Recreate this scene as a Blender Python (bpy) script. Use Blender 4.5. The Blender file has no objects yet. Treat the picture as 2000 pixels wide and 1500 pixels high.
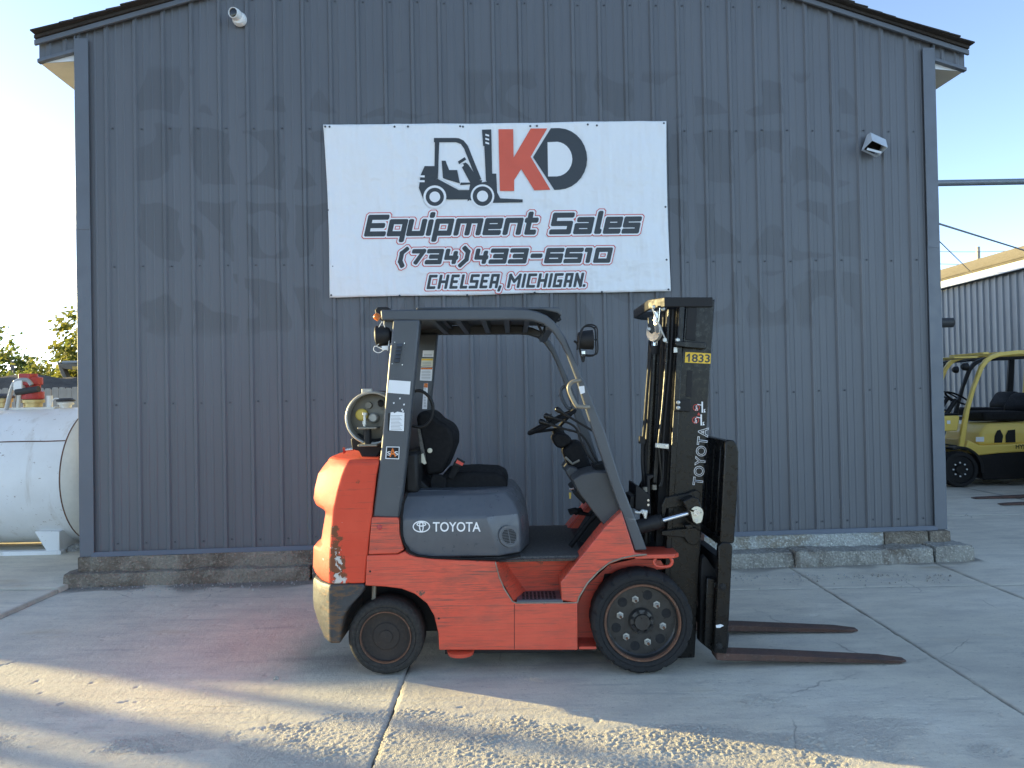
import bpy, bmesh, math, random
import numpy as np
from mathutils import Vector, Matrix
R = math.radians
random.seed(7)
SC = bpy.context.scene
COL = SC.collection

# ------------------------------------------------------------------ camera
CAM = Vector((0, 0, 1.5)); FPX = 1455.0
PITCH, ROLL = R(0.75), R(1.09)
_f = Vector((0, math.cos(PITCH), math.sin(PITCH)))
_r0 = Vector((1, 0, 0)); _u0 = _r0.cross(_f)
_r = _r0 * math.cos(ROLL) - _u0 * math.sin(ROLL)
_u = _r.cross(_f)
cd = bpy.data.cameras.new('camera'); cam = bpy.data.objects.new('camera', cd); COL.objects.link(cam)
cd.sensor_width = 36; cd.lens = 36 * FPX / 2000; cd.clip_start = 0.05; cd.clip_end = 3000
mw = Matrix((_r, _u, -_f)).transposed().to_4x4(); mw.translation = CAM
cam.matrix_world = mw
SC.camera = cam

# ------------------------------------------------------------------ sky, sun, exposure
SUN_AZ = Vector((-0.928, 0.372)).normalized()      # horizontal direction towards the sun
SUN_EL = R(8.2)
w = bpy.data.worlds.new('World'); SC.world = w; w.use_nodes = True
nt = w.node_tree; nt.nodes.clear()
sky = nt.nodes.new('ShaderNodeTexSky'); sky.sky_type = 'NISHITA'; sky.sun_disc = False
sky.sun_elevation = SUN_EL; sky.sun_rotation = math.atan2(SUN_AZ.x, SUN_AZ.y)
sky.altitude = 200; sky.air_density = 0.45; sky.dust_density = 0.2; sky.ozone_density = 0.15
bg = nt.nodes.new('ShaderNodeBackground'); bg.inputs['Strength'].default_value = 0.115
wo = nt.nodes.new('ShaderNodeOutputWorld')
nt.links.new(sky.outputs[0], bg.inputs[0]); nt.links.new(bg.outputs[0], wo.inputs[0])
sl = bpy.data.lights.new('sun', 'SUN'); sl.energy = 2.9; sl.angle = R(0.53); sl.color = (1.0, 0.81, 0.38)
so = bpy.data.objects.new('sun', sl); COL.objects.link(so)
sd = Vector((SUN_AZ.x * math.cos(SUN_EL), SUN_AZ.y * math.cos(SUN_EL), math.sin(SUN_EL)))
so.rotation_euler = sd.to_track_quat('Z', 'Y').to_euler(); so.location = (-10, 4, 8)
SC.view_settings.view_transform = 'Standard'; SC.view_settings.look = 'None'
SC.view_settings.exposure = 2.5; SC.view_settings.gamma = 1.0
SC.cycles.max_bounces = 8; SC.cycles.use_denoising = True

# ------------------------------------------------------------------ surveying helpers (photo pixel + known distance -> metres)
def ray(u, v): return (_f + _r * ((u - 1000) / FPX) - _u * ((v - 750) / FPX))
def PY(u, v, Y):
    d = ray(u, v); return CAM + d * ((Y - CAM.y) / d.y)
def PG(u, v, z=0.0):
    d = ray(u, v); return CAM + d * ((z - CAM.z) / d.z)
class Frame:
    """local frame: x along, y away, z up; at() meets the sight line with the plane y = d"""
    def __init__(s, o, ang):
        s.o = Vector((o[0], o[1], 0)); s.a = ang
        s.ex = Vector((math.cos(ang), math.sin(ang), 0)); s.ey = Vector((-math.sin(ang), math.cos(ang), 0))
    def at(s, u, v, d):
        r_ = ray(u, v); t = (d - (CAM - s.o).dot(s.ey)) / r_.dot(s.ey)
        p = CAM + r_ * t - s.o; return (p.dot(s.ex), p.z)
    def poly(s, pts, d): return [s.at(u, v, d) for u, v in pts]
    def world(s, x, y, z=0): return s.o + s.ex * x + s.ey * y + Vector((0, 0, z))

# ------------------------------------------------------------------ object helpers
def tag(o, label=None, cat=None, group=None, kind=None):
    if label: o['label'] = label
    if cat: o['category'] = cat
    if group: o['group'] = group
    if kind: o['kind'] = kind
    return o
def empty(name, loc=(0, 0, 0), rz=0, **k):
    o = bpy.data.objects.new(name, None); COL.objects.link(o); o.location = loc; o.rotation_euler = (0, 0, rz)
    o.empty_display_size = 0.1
    return tag(o, **k)
def frame_at(name, fr, **k): return empty(name, fr.o, fr.a, **k)
def copy_tree(o, parent=None):
    c = o.copy(); COL.objects.link(c); c.parent = parent
    for ch in o.children: copy_tree(ch, c)
    return c
class MB:
    def __init__(s): s.v = []; s.f = []
    def add(s, vs, fs):
        n = len(s.v); s.v += [tuple(p) for p in vs]; s.f += [tuple(i + n for i in f) for f in fs]; return s
    def box(s, x0, x1, y0, y1, z0, z1):
        return s.add([(x0,y0,z0),(x1,y0,z0),(x1,y1,z0),(x0,y1,z0),(x0,y0,z1),(x1,y0,z1),(x1,y1,z1),(x0,y1,z1)],
              [(0,3,2,1),(4,5,6,7),(0,1,5,4),(1,2,6,5),(2,3,7,6),(3,0,4,7)])
    def prism(s, poly, y0, y1):
        """poly in (x, z), extruded along y"""
        n = len(poly); a = sum(poly[i][0]*poly[(i+1)%n][1]-poly[(i+1)%n][0]*poly[i][1] for i in range(n))
        if a < 0: poly = poly[::-1]
        vs = [(x, y0, z) for x, z in poly] + [(x, y1, z) for x, z in poly]
        fs = [tuple(range(n)), tuple(range(2*n-1, n-1, -1))]
        fs += [((i+1)%n, i, n+i, n+(i+1)%n) for i in range(n)]
        return s.add(vs, fs)
    def sheet(s, poly3):
        return s.add(poly3, [tuple(range(len(poly3)))])
    def loft(s, secs, cap=True):
        n = len(secs[0]); vs = [p for q in secs for p in q]; fs = []
        for k in range(len(secs)-1):
            for i in range(n):
                j = (i+1) % n; fs.append((k*n+i, k*n+j, (k+1)*n+j, (k+1)*n+i))
        if cap: fs += [tuple(range(n-1, -1, -1)), tuple(range((len(secs)-1)*n, len(secs)*n))]
        return s.add(vs, fs)
    def tube(s, path, r, n=8, cap=True):
        path = [Vector(p) for p in path]; rs = r if isinstance(r, (list, tuple)) else [r]*len(path)
        secs = []; up = None
        for i, p in enumerate(path):
            t = (path[min(i+1, len(path)-1)] - path[max(i-1, 0)]).normalized()
            if up is None:
                up = Vector((0, 0, 1)) if abs(t.z) < .9 else Vector((1, 0, 0))
            a = t.cross(up).normalized(); b = a.cross(t).normalized(); up = b
            secs.append([p + (a*math.cos(2*math.pi*k/n) + b*math.sin(2*math.pi*k/n))*rs[i] for k in range(n)])
        return s.loft(secs, cap)
    def lathe(s, prof, o, axis='y', n=32, cap=True):
        """prof: (radius, along) pairs; turned about an axis through o"""
        o = Vector(o); secs = []
        ax = {'x': (Vector((1,0,0)), Vector((0,1,0)), Vector((0,0,1))), 'y': (Vector((0,1,0)), Vector((0,0,1)), Vector((1,0,0))),
              'z': (Vector((0,0,1)), Vector((1,0,0)), Vector((0,1,0)))}[axis] if isinstance(axis, str) else axis
        for r_, h in prof:
            secs.append([o + ax[0]*h + (ax[1]*math.cos(2*math.pi*k/n) + ax[2]*math.sin(2*math.pi*k/n))*r_ for k in range(n)])
        return s.loft(secs, cap)
    def build(s, name, mat=None, parent=None, bevel=0, seg=2, smooth=None, sharp=35, **k):
        me = bpy.data.meshes.new(name); me.from_pydata(s.v, [], s.f); me.update()
        bm = bmesh.new(); bm.from_mesh(me); bmesh.ops.recalc_face_normals(bm, faces=bm.faces); bm.to_mesh(me); bm.free()
        o = bpy.data.objects.new(name, me); COL.objects.link(o); o.parent = parent
        if mat: me.materials.append(mat)
        if smooth:
            for p in me.polygons: p.use_smooth = True
            me.set_sharp_from_angle(angle=R(smooth))
        if bevel:
            b = o.modifiers.new('bevel', 'BEVEL'); b.width = bevel; b.segments = seg; b.limit_method = 'ANGLE'; b.angle_limit = R(28)
            b.use_clamp_overlap = True
            for p in me.polygons: p.use_smooth = True
            me.set_sharp_from_angle(angle=R(sharp)); b.harden_normals = False
        return tag(o, **k)
def circ(cx, cz, r, n=24, a0=0, a1=360, rz=None):
    m = n if a1-a0 >= 360 else n-1
    return [(cx + r*math.cos(R(a0+(a1-a0)*i/m)), cz + (rz or r)*math.sin(R(a0+(a1-a0)*i/m))) for i in range(n)]
def smooth_path(pts, k=6):
    P = [Vector(p) for p in pts]; out = []
    for i in range(len(P)-1):
        p0, p1, p2, p3 = P[max(i-1,0)], P[i], P[i+1], P[min(i+2,len(P)-1)]
        for j in range(k):
            t = j/k
            out.append(0.5*((2*p1)+(p2-p0)*t+(2*p0-5*p1+4*p2-p3)*t*t+(3*p1-p0-3*p2+p3)*t**3))
    return out + [P[-1]]
def text_mesh(txt, name, mat, parent, M, size=1, offset=0.0, align='CENTER', shear=0, spacing=1.0, squash=1.0):
    cu = bpy.data.curves.new(name, 'FONT'); cu.body = txt; cu.size = size; cu.offset = offset; cu.align_x = align; cu.align_y = 'CENTER'
    cu.shear = shear; cu.space_character = spacing; cu.resolution_u = 4
    o = bpy.data.objects.new(name, cu); COL.objects.link(o)
    dg = bpy.context.evaluated_depsgraph_get(); me = bpy.data.meshes.new_from_object(o.evaluated_get(dg))
    bpy.data.objects.remove(o); bpy.data.curves.remove(cu)
    me.name = name; me.transform(Matrix.Diagonal((squash, 1, 1, 1))); me.transform(M)
    me.materials.clear(); me.materials.append(mat)
    ob = bpy.data.objects.new(name, me); COL.objects.link(ob); ob.parent = parent; return ob

# ------------------------------------------------------------------ numpy noise
def _hash(i, j, s=0):
    h = (i.astype(np.int64)*374761393 + j.astype(np.int64)*668265263 + s*974711) & 0x7fffffff
    h = ((h ^ (h >> 13))*1274126177) & 0x7fffffff
    return ((h ^ (h >> 16)) & 0xffff)/65535.0
def vnoise(x, y, s=0):
    i = np.floor(x); j = np.floor(y); fx = x-i; fy = y-j; i = i.astype(np.int64); j = j.astype(np.int64)
    fx = fx*fx*(3-2*fx); fy = fy*fy*(3-2*fy)
    return (_hash(i,j,s)*(1-fx)+_hash(i+1,j,s)*fx)*(1-fy) + (_hash(i,j+1,s)*(1-fx)+_hash(i+1,j+1,s)*fx)*fy
def fbm(x, y, o=4, s=0):
    t = 0; a = .5
    for k in range(o): t = t + a*vnoise(x*2**k+17*k, y*2**k-9*k, s+k); a *= .5
    return t
def cell(x, y, s=0):
    """distance to nearest jittered point and that point's random value"""
    i = np.floor(x).astype(np.int64); j = np.floor(y).astype(np.int64); best = np.full(x.shape, 9.0); val = np.zeros(x.shape)
    for a in (-1,0,1):
        for b in (-1,0,1):
            px = i+a+_hash(i+a,j+b,s); py = j+b+_hash(i+a,j+b,s+5); d = np.hypot(px-x, py-y)
            m = d < best; best = np.where(m, d, best); val = np.where(m, _hash(i+a,j+b,s+11), val)
    return best, val
def sstep(a, b, x): t = np.clip((x-a)/(b-a), 0, 1); return t*t*(3-2*t)

# ------------------------------------------------------------------ materials
class NT:
    def __init__(s, name):
        s.m = bpy.data.materials.new(name); s.m.use_nodes = True; s.t = s.m.node_tree
        s.b = s.t.nodes['Principled BSDF']; s.L = s.t.links.new
    def n(s, kind, **kw):
        nd = s.t.nodes.new('ShaderNode'+kind)
        for k, v in kw.items():
            if k in nd.inputs: 
                if hasattr(v, 'is_linked'): s.L(v, nd.inputs[k])
                else: nd.inputs[k].default_value = v
            else: setattr(nd, k, v)
        return nd
    def coord(s, scale=(1,1,1), out='Object', loc=(0,0,0), rot=(0,0,0)):
        c = s.n('TexCoord'); m = s.n('Mapping'); s.L(c.outputs[out], m.inputs[0])
        m.inputs['Scale'].default_value = scale; m.inputs['Location'].default_value = loc; m.inputs['Rotation'].default_value = rot
        return m.outputs[0]
    def noise(s, scale=5, detail=4, rough=.55, vec=None, dist=0):
        nd = s.n('TexNoise', Scale=scale, Detail=detail, Roughness=rough, Distortion=dist); s.L(vec or s.coord(), nd.inputs['Vector']); return nd.outputs['Fac']
    def ramp(s, fac, stops, interp='LINEAR'):
        nd = s.n('ValToRGB'); s.L(fac, nd.inputs[0]); cr = nd.color_ramp; cr.interpolation = interp
        while len(cr.elements) < len(stops): cr.elements.new(.5)
        for e, (p, c) in zip(cr.elements, stops):
            e.position = p; e.color = (c, c, c, 1) if not isinstance(c, (tuple, list)) else (*c[:3], 1)
        return nd.outputs[0]
    def mix(s, fac, a, b, blend='MIX'):
        nd = s.n('MixRGB', blend_type=blend)
        for k, v in ((0, fac), (1, a), (2, b)):
            if hasattr(v, 'is_linked'): s.L(v, nd.inputs[k])
            elif k == 0: nd.inputs[0].default_value = v
            else: nd.inputs[k].default_value = (*v[:3], 1) if isinstance(v, (tuple, list)) else (v, v, v, 1)
        return nd.outputs[0]
    def math(s, op, a, b=0.0):
        nd = s.n('Math', operation=op)
        for k, v in ((0, a), (1, b)):
            if hasattr(v, 'is_linked'): s.L(v, nd.inputs[k])
            else: nd.inputs[k].default_value = v
        return nd.outputs[0]
    def bump(s, h, dist=.01, strength=1.0):
        nd = s.n('Bump', Strength=strength, Distance=dist); s.L(h, nd.inputs['Height']); s.L(nd.outputs[0], s.b.inputs['Normal']); return nd
    def set(s, **kw):
        for k, v in kw.items():
            k = {'color':'Base Color','rough':'Roughness','metal':'Metallic','spec':'Specular IOR Level','coat':'Coat Weight','coatrough':'Coat Roughness',
                 'emit':'Emission Color','emits':'Emission Strength','alpha':'Alpha','trans':'Transmission Weight'}[k]
            if hasattr(v, 'is_linked'): s.L(v, s.b.inputs[k])
            else: s.b.inputs[k].default_value = (*v[:3], 1) if isinstance(v, (tuple, list)) else v
        return s
def plain(name, col, rough=.5, metal=0, var=.12, scale=6, bump=0, spec=.5, dust=0):
    """paint, rubber, steel: a base colour with mottling, a little dust and uneven gloss"""
    t = NT(name); n1 = t.noise(scale, 5, .6); n2 = t.noise(scale*7, 3, .6)
    c = t.mix(t.ramp(n1, [(.3, 1-var), (.7, 1+var)]), (0,0,0), col, 'MIX') if False else t.mix(1, t.ramp(n1, [(.3, tuple(x*(1-var) for x in col)), (.7, tuple(min(1, x*(1+var)) for x in col))]), (1,1,1), 'MULTIPLY')
    if dust: c = t.mix(t.math('MULTIPLY', t.ramp(n2, [(.35, 0), (.75, 1)]), dust), c, (.33,.30,.26))
    t.set(color=c, metal=metal, spec=spec)
    t.set(rough=t.ramp(n2, [(.3, max(.03, rough-.1)), (.7, min(1, rough+.12))]))
    if bump: t.bump(n2, bump)
    return t.m
M = {}
# ================================================================== MATERIALS of the setting
def m_wall():
    t = NT('wall_paint'); v = t.coord()
    sep = t.n('SeparateXYZ'); t.L(v, sep.inputs[0])
    # old lettering painted over: rounded darker patches in four rows
    wv = t.n('TexNoise', Scale=2.2, Detail=1.0, Roughness=.4); t.L(t.coord((1.0,0,0.85), loc=(3.1,0,1.7)), wv.inputs['Vector'])
    blob = t.ramp(wv.outputs['Fac'], [(.478,0),(.492,1)])
    row = t.math('FRACT', t.math('MULTIPLY', t.math('ADD', sep.outputs['Z'], -.11), 1.0/.62))
    wob = t.noise(3.5, 1, .4, t.coord((1,0,1)))
    rm = t.math('ADD', row, t.math('MULTIPLY', t.math('SUBTRACT', wob, .5), .35))
    band = t.math('MULTIPLY', t.ramp(rm, [(.10,0),(.12,1)]), t.ramp(rm, [(.88,1),(.90,0)]))
    colx = t.math('FRACT', t.math('MULTIPLY', sep.outputs['X'], 1/.43))
    cm = t.math('ADD', colx, t.math('MULTIPLY', t.math('SUBTRACT', wob, .5), .5))
    band = t.math('MULTIPLY', band, t.math('MULTIPLY', t.ramp(cm, [(.10,0),(.12,1)]), t.ramp(cm, [(.90,1),(.92,0)])))
    zz = t.math('MULTIPLY', t.ramp(t.math('MULTIPLY', sep.outputs['Z'], .2), [(.40,0),(.42,1)]), t.ramp(t.math('MULTIPLY', sep.outputs['Z'], .2), [(.85,1),(.86,0)]))
    xx = t.math('MULTIPLY', t.ramp(t.math('MULTIPLY', sep.outputs['X'], .1), [(.045,0),(.05,1)]), t.ramp(t.math('MULTIPLY', sep.outputs['X'], .1), [(.66,1),(.67,0)]))
    patch = t.math('MULTIPLY', t.math('MULTIPLY', blob, band), t.math('MULTIPLY', zz, xx))
    big = t.noise(.55, 3, .5, t.coord((1,0,.7)))
    fine = t.noise(13, 6, .65, t.coord((1,1,.07)))
    c = t.ramp(big, [(.3,(.098,.104,.115)),(.7,(.118,.125,.137))])
    c = t.mix(t.math('MULTIPLY', t.ramp(fine,[(.40,0),(.75,1)]), .16), c, (.18,.18,.185))
    c = t.mix(t.math('MULTIPLY', patch, .62), c, (.080,.083,.088))
    t.set(color=c, rough=t.ramp(fine,[(.3,.36),(.7,.52)]), spec=.5)
    t.bump(t.noise(1.1, 2, .5, t.coord((1,1,.35))), .012, .5)
    return t.m
M['wall'] = m_wall()
M['trim'] = plain('trim_paint', (.115,.128,.148), .42, var=.08, scale=2)
M['trim_dark'] = plain('trim_dark', (.085,.09,.10), .5)
M['soffit'] = plain('soffit_cream', (.72,.64,.50), .7, var=.06)
M['white_fascia'] = plain('white_fascia', (.74,.76,.78), .5, var=.05)
M['screw'] = plain('screw_head', (.06,.065,.075), .45)
def m_shingle(name, a, b):
    t = NT(name); n = t.noise(60, 3, .7); n2 = t.noise(4, 3)
    c = t.mix(t.ramp(n2,[(.3,0),(.7,1)]), a, b); c = t.mix(t.ramp(n,[(.4,0),(.7,.5)]), c, tuple(x*.45 for x in a))
    t.set(color=c, rough=.95); t.bump(n, .004); return t.m
M['shingle'] = m_shingle('shingle_dark', (.030,.026,.024), (.055,.045,.038))
def m_found(name, a, b, c3):
    t = NT(name); n = t.noise(5, 6, .65); n2 = t.noise(45, 4, .7); n3 = t.noise(2.2, 4, .6, dist=.6)
    v = t.n('TexVoronoi', Scale=55); t.L(t.coord(), v.inputs['Vector'])
    c = t.mix(t.ramp(n,[(.35,0),(.65,1)]), a, b); c = t.mix(t.ramp(n3,[(.52,0),(.60,.85)]), c, c3)
    c = t.mix(t.ramp(n2,[(.52,0),(.72,.75)]), c, tuple(min(1,x*2.0) for x in b)); c = t.mix(t.ramp(n2,[(.25,.7),(.42,0)]), c, tuple(x*.3 for x in a))
    t.set(color=c, rough=.93); t.bump(t.math('ADD', t.math('MULTIPLY', n2, .8), t.math('MULTIPLY', v.outputs['Distance'], .7)), .016); return t.m
M['found_old'] = m_found('foundation_aggregate', (.13,.105,.078), (.21,.18,.14), (.26,.24,.19))
M['found_new'] = m_found('foundation_patched', (.34,.35,.32), (.44,.45,.42), (.27,.24,.18))
M['found_mid'] = m_found('foundation_mixed', (.22,.21,.18), (.33,.32,.28), (.15,.12,.09))
def m_concrete():
    t = NT('concrete'); v = t.coord()
    big = t.noise(.9, 6, .6, dist=.4); mid = t.noise(5, 6, .65, t.coord((.6,1.6,1))); fine = t.noise(70, 5, .7); sp = t.noise(220, 2, .5)
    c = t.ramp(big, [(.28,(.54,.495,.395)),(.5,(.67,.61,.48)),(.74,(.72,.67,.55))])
    c = t.mix(t.ramp(mid,[(.42,0),(.75,.55)]), c, (.40,.365,.325))
    c = t.mix(t.ramp(fine,[(.5,0),(.8,.35)]), c, (.36,.33,.295))
    c = t.mix(t.ramp(sp,[(.66,0),(.72,.55)]), c, (.16,.155,.15))
    c = t.mix(t.ramp(sp,[(.27,.5),(.33,0)]), c, (.72,.71,.69))
    # tyre scuffs and drag marks
    scuff = t.noise(3.2, 4, .6, t.coord((.35,3.2,1), rot=(0,0,R(12)))); c = t.mix(t.ramp(scuff,[(.60,0),(.75,.45)]), c, (.24,.235,.235))
    # grit, flecks and hairline cracks
    fl = t.noise(34, 4, .75, t.coord((.55,1.5,1))); c = t.mix(t.ramp(fl,[(.60,0),(.68,.6)]), c, (.25,.225,.20)); c = t.mix(t.ramp(fl,[(.28,.45),(.36,0)]), c, (.80,.75,.67))
    vo = t.n('TexVoronoi', feature='DISTANCE_TO_EDGE', Scale=.75); dv = t.n('TexNoise', Scale=4.0, Detail=5.0); t.L(v, dv.inputs['Vector']); t.L(t.mix(.12, v, dv.outputs['Color']), vo.inputs['Vector'])
    ck = t.math('MULTIPLY', t.ramp(vo.outputs['Distance'],[(.0,1),(.0035,0)]), t.ramp(t.noise(1.1, 2),[(.52,0),(.60,.55)])); c = t.mix(ck, c, (.14,.125,.11))
    # rust water marks
    rust = t.noise(1.3, 4, .6, t.coord((.7,1.8,1), loc=(1.9,3.3,0))); c = t.mix(t.ramp(rust,[(.63,0),(.73,.35)]), c, (.40,.28,.13))
    # worn-through aggregate
    a = t.n('Attribute', attribute_name='spall'); c = t.mix(t.math('MULTIPLY', a.outputs['Fac'], t.ramp(fine,[(.3,.05),(.7,.40)])), c, (.44,.40,.35))
    d = t.n('Attribute', attribute_name='dirt'); c = t.mix(t.math('MULTIPLY', d.outputs['Fac'], t.ramp(fine,[(.3,1),(.75,.45)])), c, (.10,.095,.088))
    oil_and_shade = t.n('Attribute', attribute_name='oil'); c = t.mix(oil_and_shade.outputs['Fac'], c, (.13,.125,.125))  # oil stains, with painted shade under the truck mixed in
    t.set(color=c, rough=t.ramp(mid,[(.3,.74),(.7,.9)]), spec=.35)
    h = t.math('ADD', t.math('MULTIPLY', fine, .7), t.math('MULTIPLY', sp, .35)); h = t.math('ADD', h, t.math('MULTIPLY', t.math('MULTIPLY', a.outputs['Fac'], t.noise(130, 3, .6)), 1.6)); t.bump(h, .0045, .9); return t.m
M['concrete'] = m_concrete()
def m_dirt(name, a, b, sc=12):
    t = NT(name); n = t.noise(sc, 6, .65); n2 = t.noise(sc*8, 4, .7); c = t.mix(t.ramp(n,[(.3,0),(.7,1)]), a, b); c = t.mix(t.ramp(n2,[(.45,0),(.7,.5)]), c, tuple(x*.5 for x in a))
    t.set(color=c, rough=.96); t.bump(n2, .02); return t.m
M['dirt'] = m_dirt('joint_dirt', (.045,.04,.035), (.08,.07,.06), 20)
M['earth'] = m_dirt('dry_earth', (.13,.11,.085), (.20,.17,.13), .8)
M['stone'] = m_found('loose_stone', (.30,.29,.27), (.42,.41,.38), (.25,.22,.18))

# ================================================================== GROUND
tag(MB().add([(-600,-600,-.14),(600,-600,-.14),(600,900,-.14),(-600,900,-.14)],[(0,1,2,3)]).build('ground', M['earth']), kind='structure')
pave = tag(MB().add([(-13,-6,-.05),(24,-6,-.05),(24,34,-.05),(-13,34,-.05)],[(0,1,2,3)]).build('pavement', M['dirt']), kind='structure')
def spall_mask(x, y):
    cx = sstep(-1.75,-.75,x)*(1-sstep(1.0,2.2,x)); cy = sstep(2.6,2.9,y)*(1-sstep(3.36,3.66, y+.12*x))
    g = cx*cy*1.15
    e2 = .9*np.exp(-(((x+1.72)/.55)**2 + ((y-3.26)/.16)**2)); e3 = .75*np.exp(-(((x-1.6)/1.1)**2+((y-3.35)/.35)**2))
    e4 = .7*np.exp(-(((x+.9)/.6)**2+((y-3.12)/.14)**2)); e5 = .6*np.exp(-(((x+.55)/.10)**2+((y-3.2)/.5)**2))
    m = np.maximum.reduce([g, e2, e3, e4, e5])
    n = fbm(x*2.6, y*3.6, 4, 3)
    return sstep(.51, .61, n*.75 + m*.34 - .045)
def slab(x0, x1, y0, y1, res=.03, dz=0.0, tx=0.0, ty=0.0, chip=1.0):
    g = .0045; x0 += g; x1 -= g; y0 += g; y1 -= g
    nx = max(2, int((x1-x0)/res)); ny = max(2, int((y1-y0)/res))
    xs = np.linspace(x0, x1, nx+1); ys = np.linspace(y0, y1, ny+1)
    if res < .012:
        nx = int((x1-x0)/.0068); xs = np.linspace(x0, x1, nx+1)
        ys = np.concatenate([np.arange(y0, 2.9, .03), np.arange(2.9, 3.75, .0062), np.arange(3.75, y1-.008, .014), [y1]]); ny = len(ys)-1
    X, Y = np.meshgrid(xs, ys); X0, Y0 = X.copy(), Y.copy()
    # ragged edges
    ex = (fbm(Y0*9, X0*0+x0*7, 3, 21)-.45)*.018*chip + (fbm(Y0*45, X0*0+x0, 2, 22)-.4)*.012*chip
    X[:,0] += np.maximum(ex[:,0], -.005); X[:,-1] -= np.maximum(ex[:,-1], -.005)
    ey = (fbm(X0*9, Y0*0+y0*5, 3, 23)-.45)*.012*chip
    Y[0,:] += np.maximum(ey[0,:], -.005); Y[-1,:] -= np.maximum(ey[-1,:], -.005)
    Z = (fbm(X*.6, Y*.6, 3, 1)-.45)*.016 + dz + (X-x0)*tx + (Y-y0)*ty
    fine = res < .02
    S = spall_mask(X, Y) if y0 < 4.2 else np.zeros_like(X)
    if fine:
        d1, v1 = cell(X*64+(fbm(X*30,Y*30,2,77)-.5)*1.2, Y*64, 2); d2, v2 = cell(X*95+.5, Y*95, 7)
        agg = (1-sstep(.15,.75,d1))*(.25+.75*v1)*.0058 + (1-sstep(.1,.7,d2))*v2*.0028 + (vnoise(X*140,Y*140,5)-.5)*.0022
        agg = agg*(.45+.9*sstep(.35,.65,fbm(X*5,Y*7,3,88))); Z = Z + S*(agg - .0058)
        pit = sstep(.70,.76, fbm(X*11, Y*15, 3, 9)); Z = Z - pit*.004*(1-S)
        Z = Z + (vnoise(X*60, Y*60, 4)-.5)*.0014 + (vnoise(X*6, Y*60, 14)-.5)*.0012
    e = np.minimum(np.minimum(X0-x0, x1-X0), np.minimum(Y0-y0, y1-Y0)); Z = Z - (1-sstep(0,.02,e))*.004
    n = (nx+1)*(ny+1); V = np.stack([X, Y, Z], -1).reshape(-1,3)
    idx = np.arange(n).reshape(ny+1, nx+1)
    F = np.stack([idx[:-1,:-1], idx[:-1,1:], idx[1:,1:], idx[1:,:-1]], -1).reshape(-1,4)
    # skirts
    ring = np.concatenate([idx[0,:], idx[1:,-1], idx[-1,-2::-1], idx[-2:0:-1,0]]); W = V[ring].copy(); W[:,2] = -.08
    m = len(ring); k = np.arange(m); F2 = np.stack([ring[k], n+k, n+(k+1)%m, ring[(k+1)%m]], -1)
    V = np.concatenate([V, W]); F = np.concatenate([F, F2])
    me = bpy.data.meshes.new('concrete_slab'); me.vertices.add(len(V)); me.vertices.foreach_set('co', V.astype(np.float32).ravel())
    me.loops.add(F.size); me.loops.foreach_set('vertex_index', F.astype(np.int32).ravel())
    me.polygons.add(len(F)); me.polygons.foreach_set('loop_start', np.arange(0, F.size, 4, dtype=np.int32)); me.polygons.foreach_set('loop_total', np.full(len(F), 4, np.int32))
    me.update(calc_edges=True); me.validate()
    def attr(nm, arr):
        a = me.attributes.new(nm, 'FLOAT', 'POINT'); a.data.foreach_set('value', np.concatenate([arr.ravel(), np.zeros(m)]).astype(np.float32))
    attr('spall', S)
    dirt = sstep(.42,.60, fbm(X*3.1,Y*3.1,4,31)*.9 + .35*np.exp(-((Y-6.0-.06*(X+3.4))/.16)**2)*(X > -3.6)*(X < 4) - .10)*np.exp(-((Y-6.0-.06*(X+3.4))/.22)**2)*(X > -3.7)*(X < 4.2)
    e3 = e; dirt = np.maximum(dirt, .6*(1-sstep(.0,.016,e3+.012*fbm(Y*20,X,2,8))))
    attr('dirt', dirt)
    oil_and_shade = .62*np.exp(-(((X+.05)/1.25)**2+((Y-4.5)/.40)**2))*sstep(.3,.6,fbm(X*4,Y*5,3,41)) + .5*np.exp(-(((X+1.05)/.28)**2+((Y-4.25)/.22)**2))  # oil stain, deepened beneath the truck to stand in for its shadow
    oil_and_shade = oil_and_shade + .10*sstep(.56,.74,fbm(X*2.3+4,Y*6.3,5,51))
    attr('oil', np.clip(oil_and_shade,0,.6))
    for p in me.polygons: p.use_smooth = True
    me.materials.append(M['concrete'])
    o = bpy.data.objects.new('concrete_slab', me); COL.objects.link(o); o.parent = pave; return o
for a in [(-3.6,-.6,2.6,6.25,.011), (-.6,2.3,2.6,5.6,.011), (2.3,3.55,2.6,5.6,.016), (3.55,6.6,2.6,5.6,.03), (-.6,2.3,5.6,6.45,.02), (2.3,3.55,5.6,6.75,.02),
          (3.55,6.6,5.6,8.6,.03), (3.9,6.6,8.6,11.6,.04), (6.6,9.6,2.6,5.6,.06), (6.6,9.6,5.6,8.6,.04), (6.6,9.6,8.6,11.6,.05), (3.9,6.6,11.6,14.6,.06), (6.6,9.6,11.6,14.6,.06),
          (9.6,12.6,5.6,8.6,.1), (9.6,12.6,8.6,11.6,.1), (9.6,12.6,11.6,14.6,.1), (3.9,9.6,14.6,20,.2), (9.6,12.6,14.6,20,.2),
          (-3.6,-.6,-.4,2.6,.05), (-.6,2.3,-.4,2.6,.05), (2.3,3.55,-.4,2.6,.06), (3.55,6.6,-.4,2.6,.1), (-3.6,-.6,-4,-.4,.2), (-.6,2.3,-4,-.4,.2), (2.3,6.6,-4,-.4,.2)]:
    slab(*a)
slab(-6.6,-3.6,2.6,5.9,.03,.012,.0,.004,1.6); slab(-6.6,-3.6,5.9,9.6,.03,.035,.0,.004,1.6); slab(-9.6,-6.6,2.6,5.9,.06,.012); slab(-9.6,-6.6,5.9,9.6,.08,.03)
slab(-6.6,-3.6,-.4,2.6,.08,.01); slab(-12.6,-9.6,2.6,9.6,.2,.03)

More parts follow.
